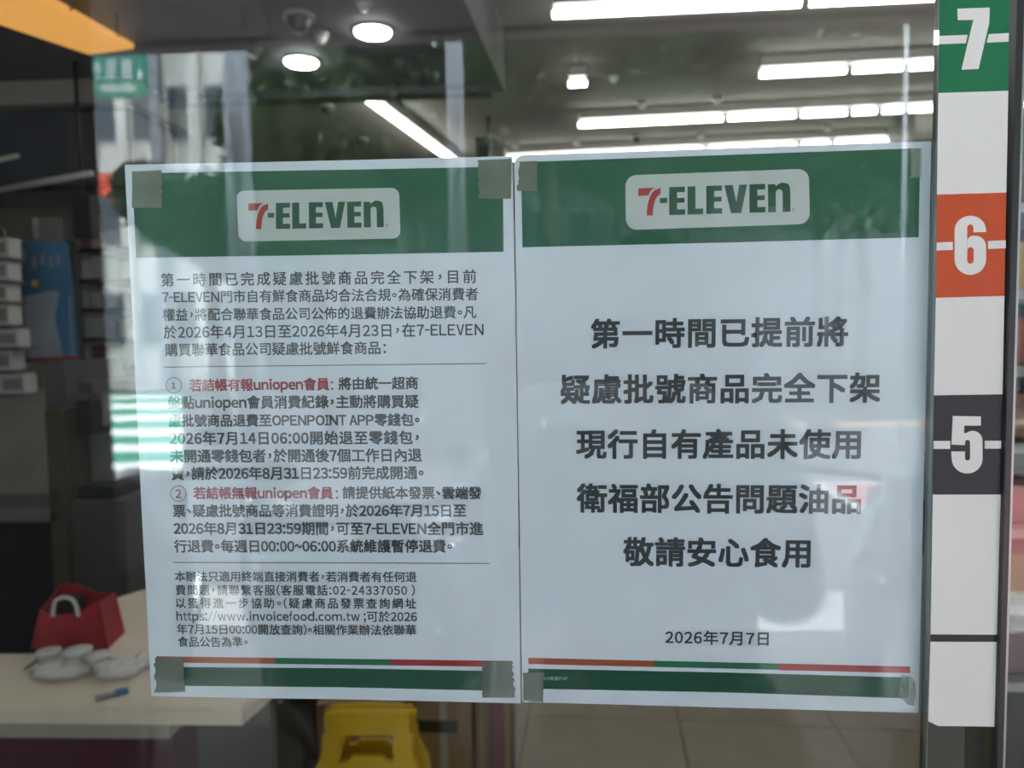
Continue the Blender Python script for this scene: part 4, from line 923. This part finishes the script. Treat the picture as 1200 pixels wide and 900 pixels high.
E_ = [('pel', 'wst'), ('wst', 'chs'), ('chs', 'nk'), ('nk', 'hb'), ('hb', 'ht'), ('chs', 'ls'), ('ls', 'le'), ('le', 'lw'), ('chs', 'rs'), ('rs', 're'), ('re', 'rw'), ('pel', 'lh'), ('lh', 'lk'), ('lk', 'la'), ('la', 'lt'), ('pel', 'rh'), ('rh', 'rk'), ('rk', 'ra'), ('ra', 'rt')]
rad = dict(pel=(.175, .115), wst=(.155, .105), chs=(.155, .115), nk=.055, hb=.055, ht=.06, ls=.058, le=.043, lw=.027, rs=.058, re=.043, rw=.027, lh=.085, lk=.058, la=.04, lt=.035, rh=.085, rk=.058, ra=.04, rt=.035)
skin_mesh('body', [J[k] for k in K], [(ix[a], ix[b]) for a, b in E_], [rad[k] for k in K], M['skin'], pr)
def part_skin(name, keys, edges, grow, m, over={}):
    P_ = {k: Vector(J[k]) for k in keys}; P_.update({k: Vector(v) for k, v in over.items()}); kk = list(P_)
    rr_ = []
    for k in kk:
        r_ = rad.get(k, .05); rr_.append((r_[0] + grow, r_[1] + grow) if isinstance(r_, tuple) else r_ + grow)
    return skin_mesh(name, [tuple(P_[k]) for k in kk], [(kk.index(a), kk.index(b)) for a, b in edges], rr_, m, pr)
lm = Vector(J['le']).lerp(Vector(J['lw']), .55); rm = Vector(J['re']).lerp(Vector(J['rw']), .55)
part_skin('shirt', ['pel', 'wst', 'chs', 'nk', 'ls', 'le', 'rs', 're'], [('pel', 'wst'), ('wst', 'chs'), ('chs', 'nk'), ('chs', 'ls'), ('ls', 'le'), ('le', 'lm'), ('chs', 'rs'), ('rs', 're'), ('re', 'rm')], .016, M['shirt'], {'lm': lm, 'rm': rm})
part_skin('trousers', ['pel', 'lh', 'lk', 'rh', 'rk'], [('pel', 'lh'), ('lh', 'lk'), ('lk', 'l2'), ('pel', 'rh'), ('rh', 'rk'), ('rk', 'r2')], .014, M['trouser'], {'l2': Vector(J['la']) + Vector((0, 0, .04)), 'r2': Vector(J['ra']) + Vector((0, 0, .04))})
for s in (-1, 1):
    bm = bmesh.new(); add_ball(bm, (PX + s * .125, PY + .06, .04), .052, .15, .04, 18, 10)
    for v in bm.verts: v.co.z = max(v.co.z, .001)
    finish(bm, 'shoe', M['shoe'], pr, True)
bm = bmesh.new(); add_ball(bm, hd, .078, .096, .118, 28, 20)
for v in bm.verts:                            # jaw, brow, eye hollows
    d = v.co - Vector(hd)
    if d.z < -.02: v.co.x = hd[0] + d.x * (1 + d.z * 3.0); v.co.y += .008 * (-d.z / .1)
    if d.y > .06 and abs(d.z - .005) < .02: v.co.y -= .006
add_ball(bm, Vector(hd) + Vector((0, .098, -.025)), .013, .018, .022, 12, 8)
for s in (-1, 1): add_ball(bm, Vector(hd) + Vector((s * .080, .0, -.01)), .010, .02, .032, 12, 8)
hdo = finish(bm, 'head', M['skin'], pr, True)
for s in (-1, 1):
    bm = bmesh.new(); add_ball(bm, Vector(hd) + Vector((s * .030, .083, .004)), .0125, .009, .0085, 14, 8); finish(bm, 'eye', M['eye'], hdo, True)
    bm = bmesh.new(); add_ball(bm, Vector(hd) + Vector((s * .030, .0895, .004)), .0055, .0035, .0055, 12, 8); finish(bm, 'iris', M['iris'], hdo, True)
    bm = bmesh.new(); add_box(bm, Vector(hd) + Vector((s * .03 - .016, .086, .021)), Vector(hd) + Vector((s * .03 + .016, .092, .026))); finish(bm, 'eyebrow', M['hair'], hdo)
bm = bmesh.new(); add_ball(bm, Vector(hd) + Vector((0, .088, -.058)), .022, .010, .007, 14, 8); finish(bm, 'mouth', M['lip'], hdo, True)
bm = bmesh.new(); add_ball(bm, Vector(hd) + Vector((0, -.012, .022)), .088, .102, .112, 26, 18)
bmesh.ops.delete(bm, geom=[v for v in bm.verts if (v.co.y - hd[1] > .045 and v.co.z - hd[2] < .062) or v.co.z - hd[2] < -.05], context='VERTS')
finish(bm, 'hair', M['hair'], pr, True)
# hands: palm behind the phone's end, four fingers along its back, thumb on the screen side
for s, H, W_ in ((-1, LH, J['lw']), (1, RH, J['rw'])):
    wv = Vector(W_); palm = H + Vector((s * .010, -.022, -.012)); vs = [tuple(wv), tuple(wv.lerp(palm, .5)), tuple(palm), tuple(palm + Vector((-s * .006, .008, .02)))]
    skin_mesh('hand', vs, [(0, 1), (1, 2), (2, 3)], [.024, (.03, .02), (.036, .016), (.03, .013)], M['skin'], pr, 2)
    hand = [o for o in pr.children if o.name.startswith('hand')][-1]
    for k in range(4):
        z = 1.505 + k * .019; L = (.052, .060, .062, .056)[k]
        b = palm + Vector((-s * .002, .004, z - palm.z)); 
        vs = [tuple(b), tuple(b + Vector((s * .010, .024, 0))), tuple(Vector((H.x + s * .000, -.4235, z))), tuple(Vector((H.x - s * (L - .04), -.4232, z + .002)))]
        skin_mesh('finger', vs, [(0, 1), (1, 2), (2, 3)], [.0095, .009, .008, .0065], M['skin'], hand, 1)
    b = palm + Vector((-s * .006, -.004, -.026)); vs = [tuple(b), tuple(b + Vector((-s * .018, -.006, .006))), tuple(Vector((H.x - s * .036, -.449, 1.512)))]
    skin_mesh('thumb', vs, [(0, 1), (1, 2)], [.0125, .0105, .008], M['skin'], hand, 1)
ph = thing('phone', 'black phone held sideways in both hands behind the camera point', 'phone', (phx, -.436, 1.53))
box('phone_body', (phx - .080, -.4395, 1.494), (phx + .080, -.4315, 1.568), M['phone'], ph, .003)
box('screen', (phx - .076, -.4402, 1.498), (phx + .076, -.4396, 1.564), M['winglass'], ph)
cyl('camera_lens', (phx - .062, -.4315, 1.552), (phx - .062, -.4295, 1.552), .007, M['chrome'], ph); cyl('camera_lens', (phx - .04, -.4315, 1.552), (phx - .04, -.4295, 1.552), .007, M['chrome'], ph)
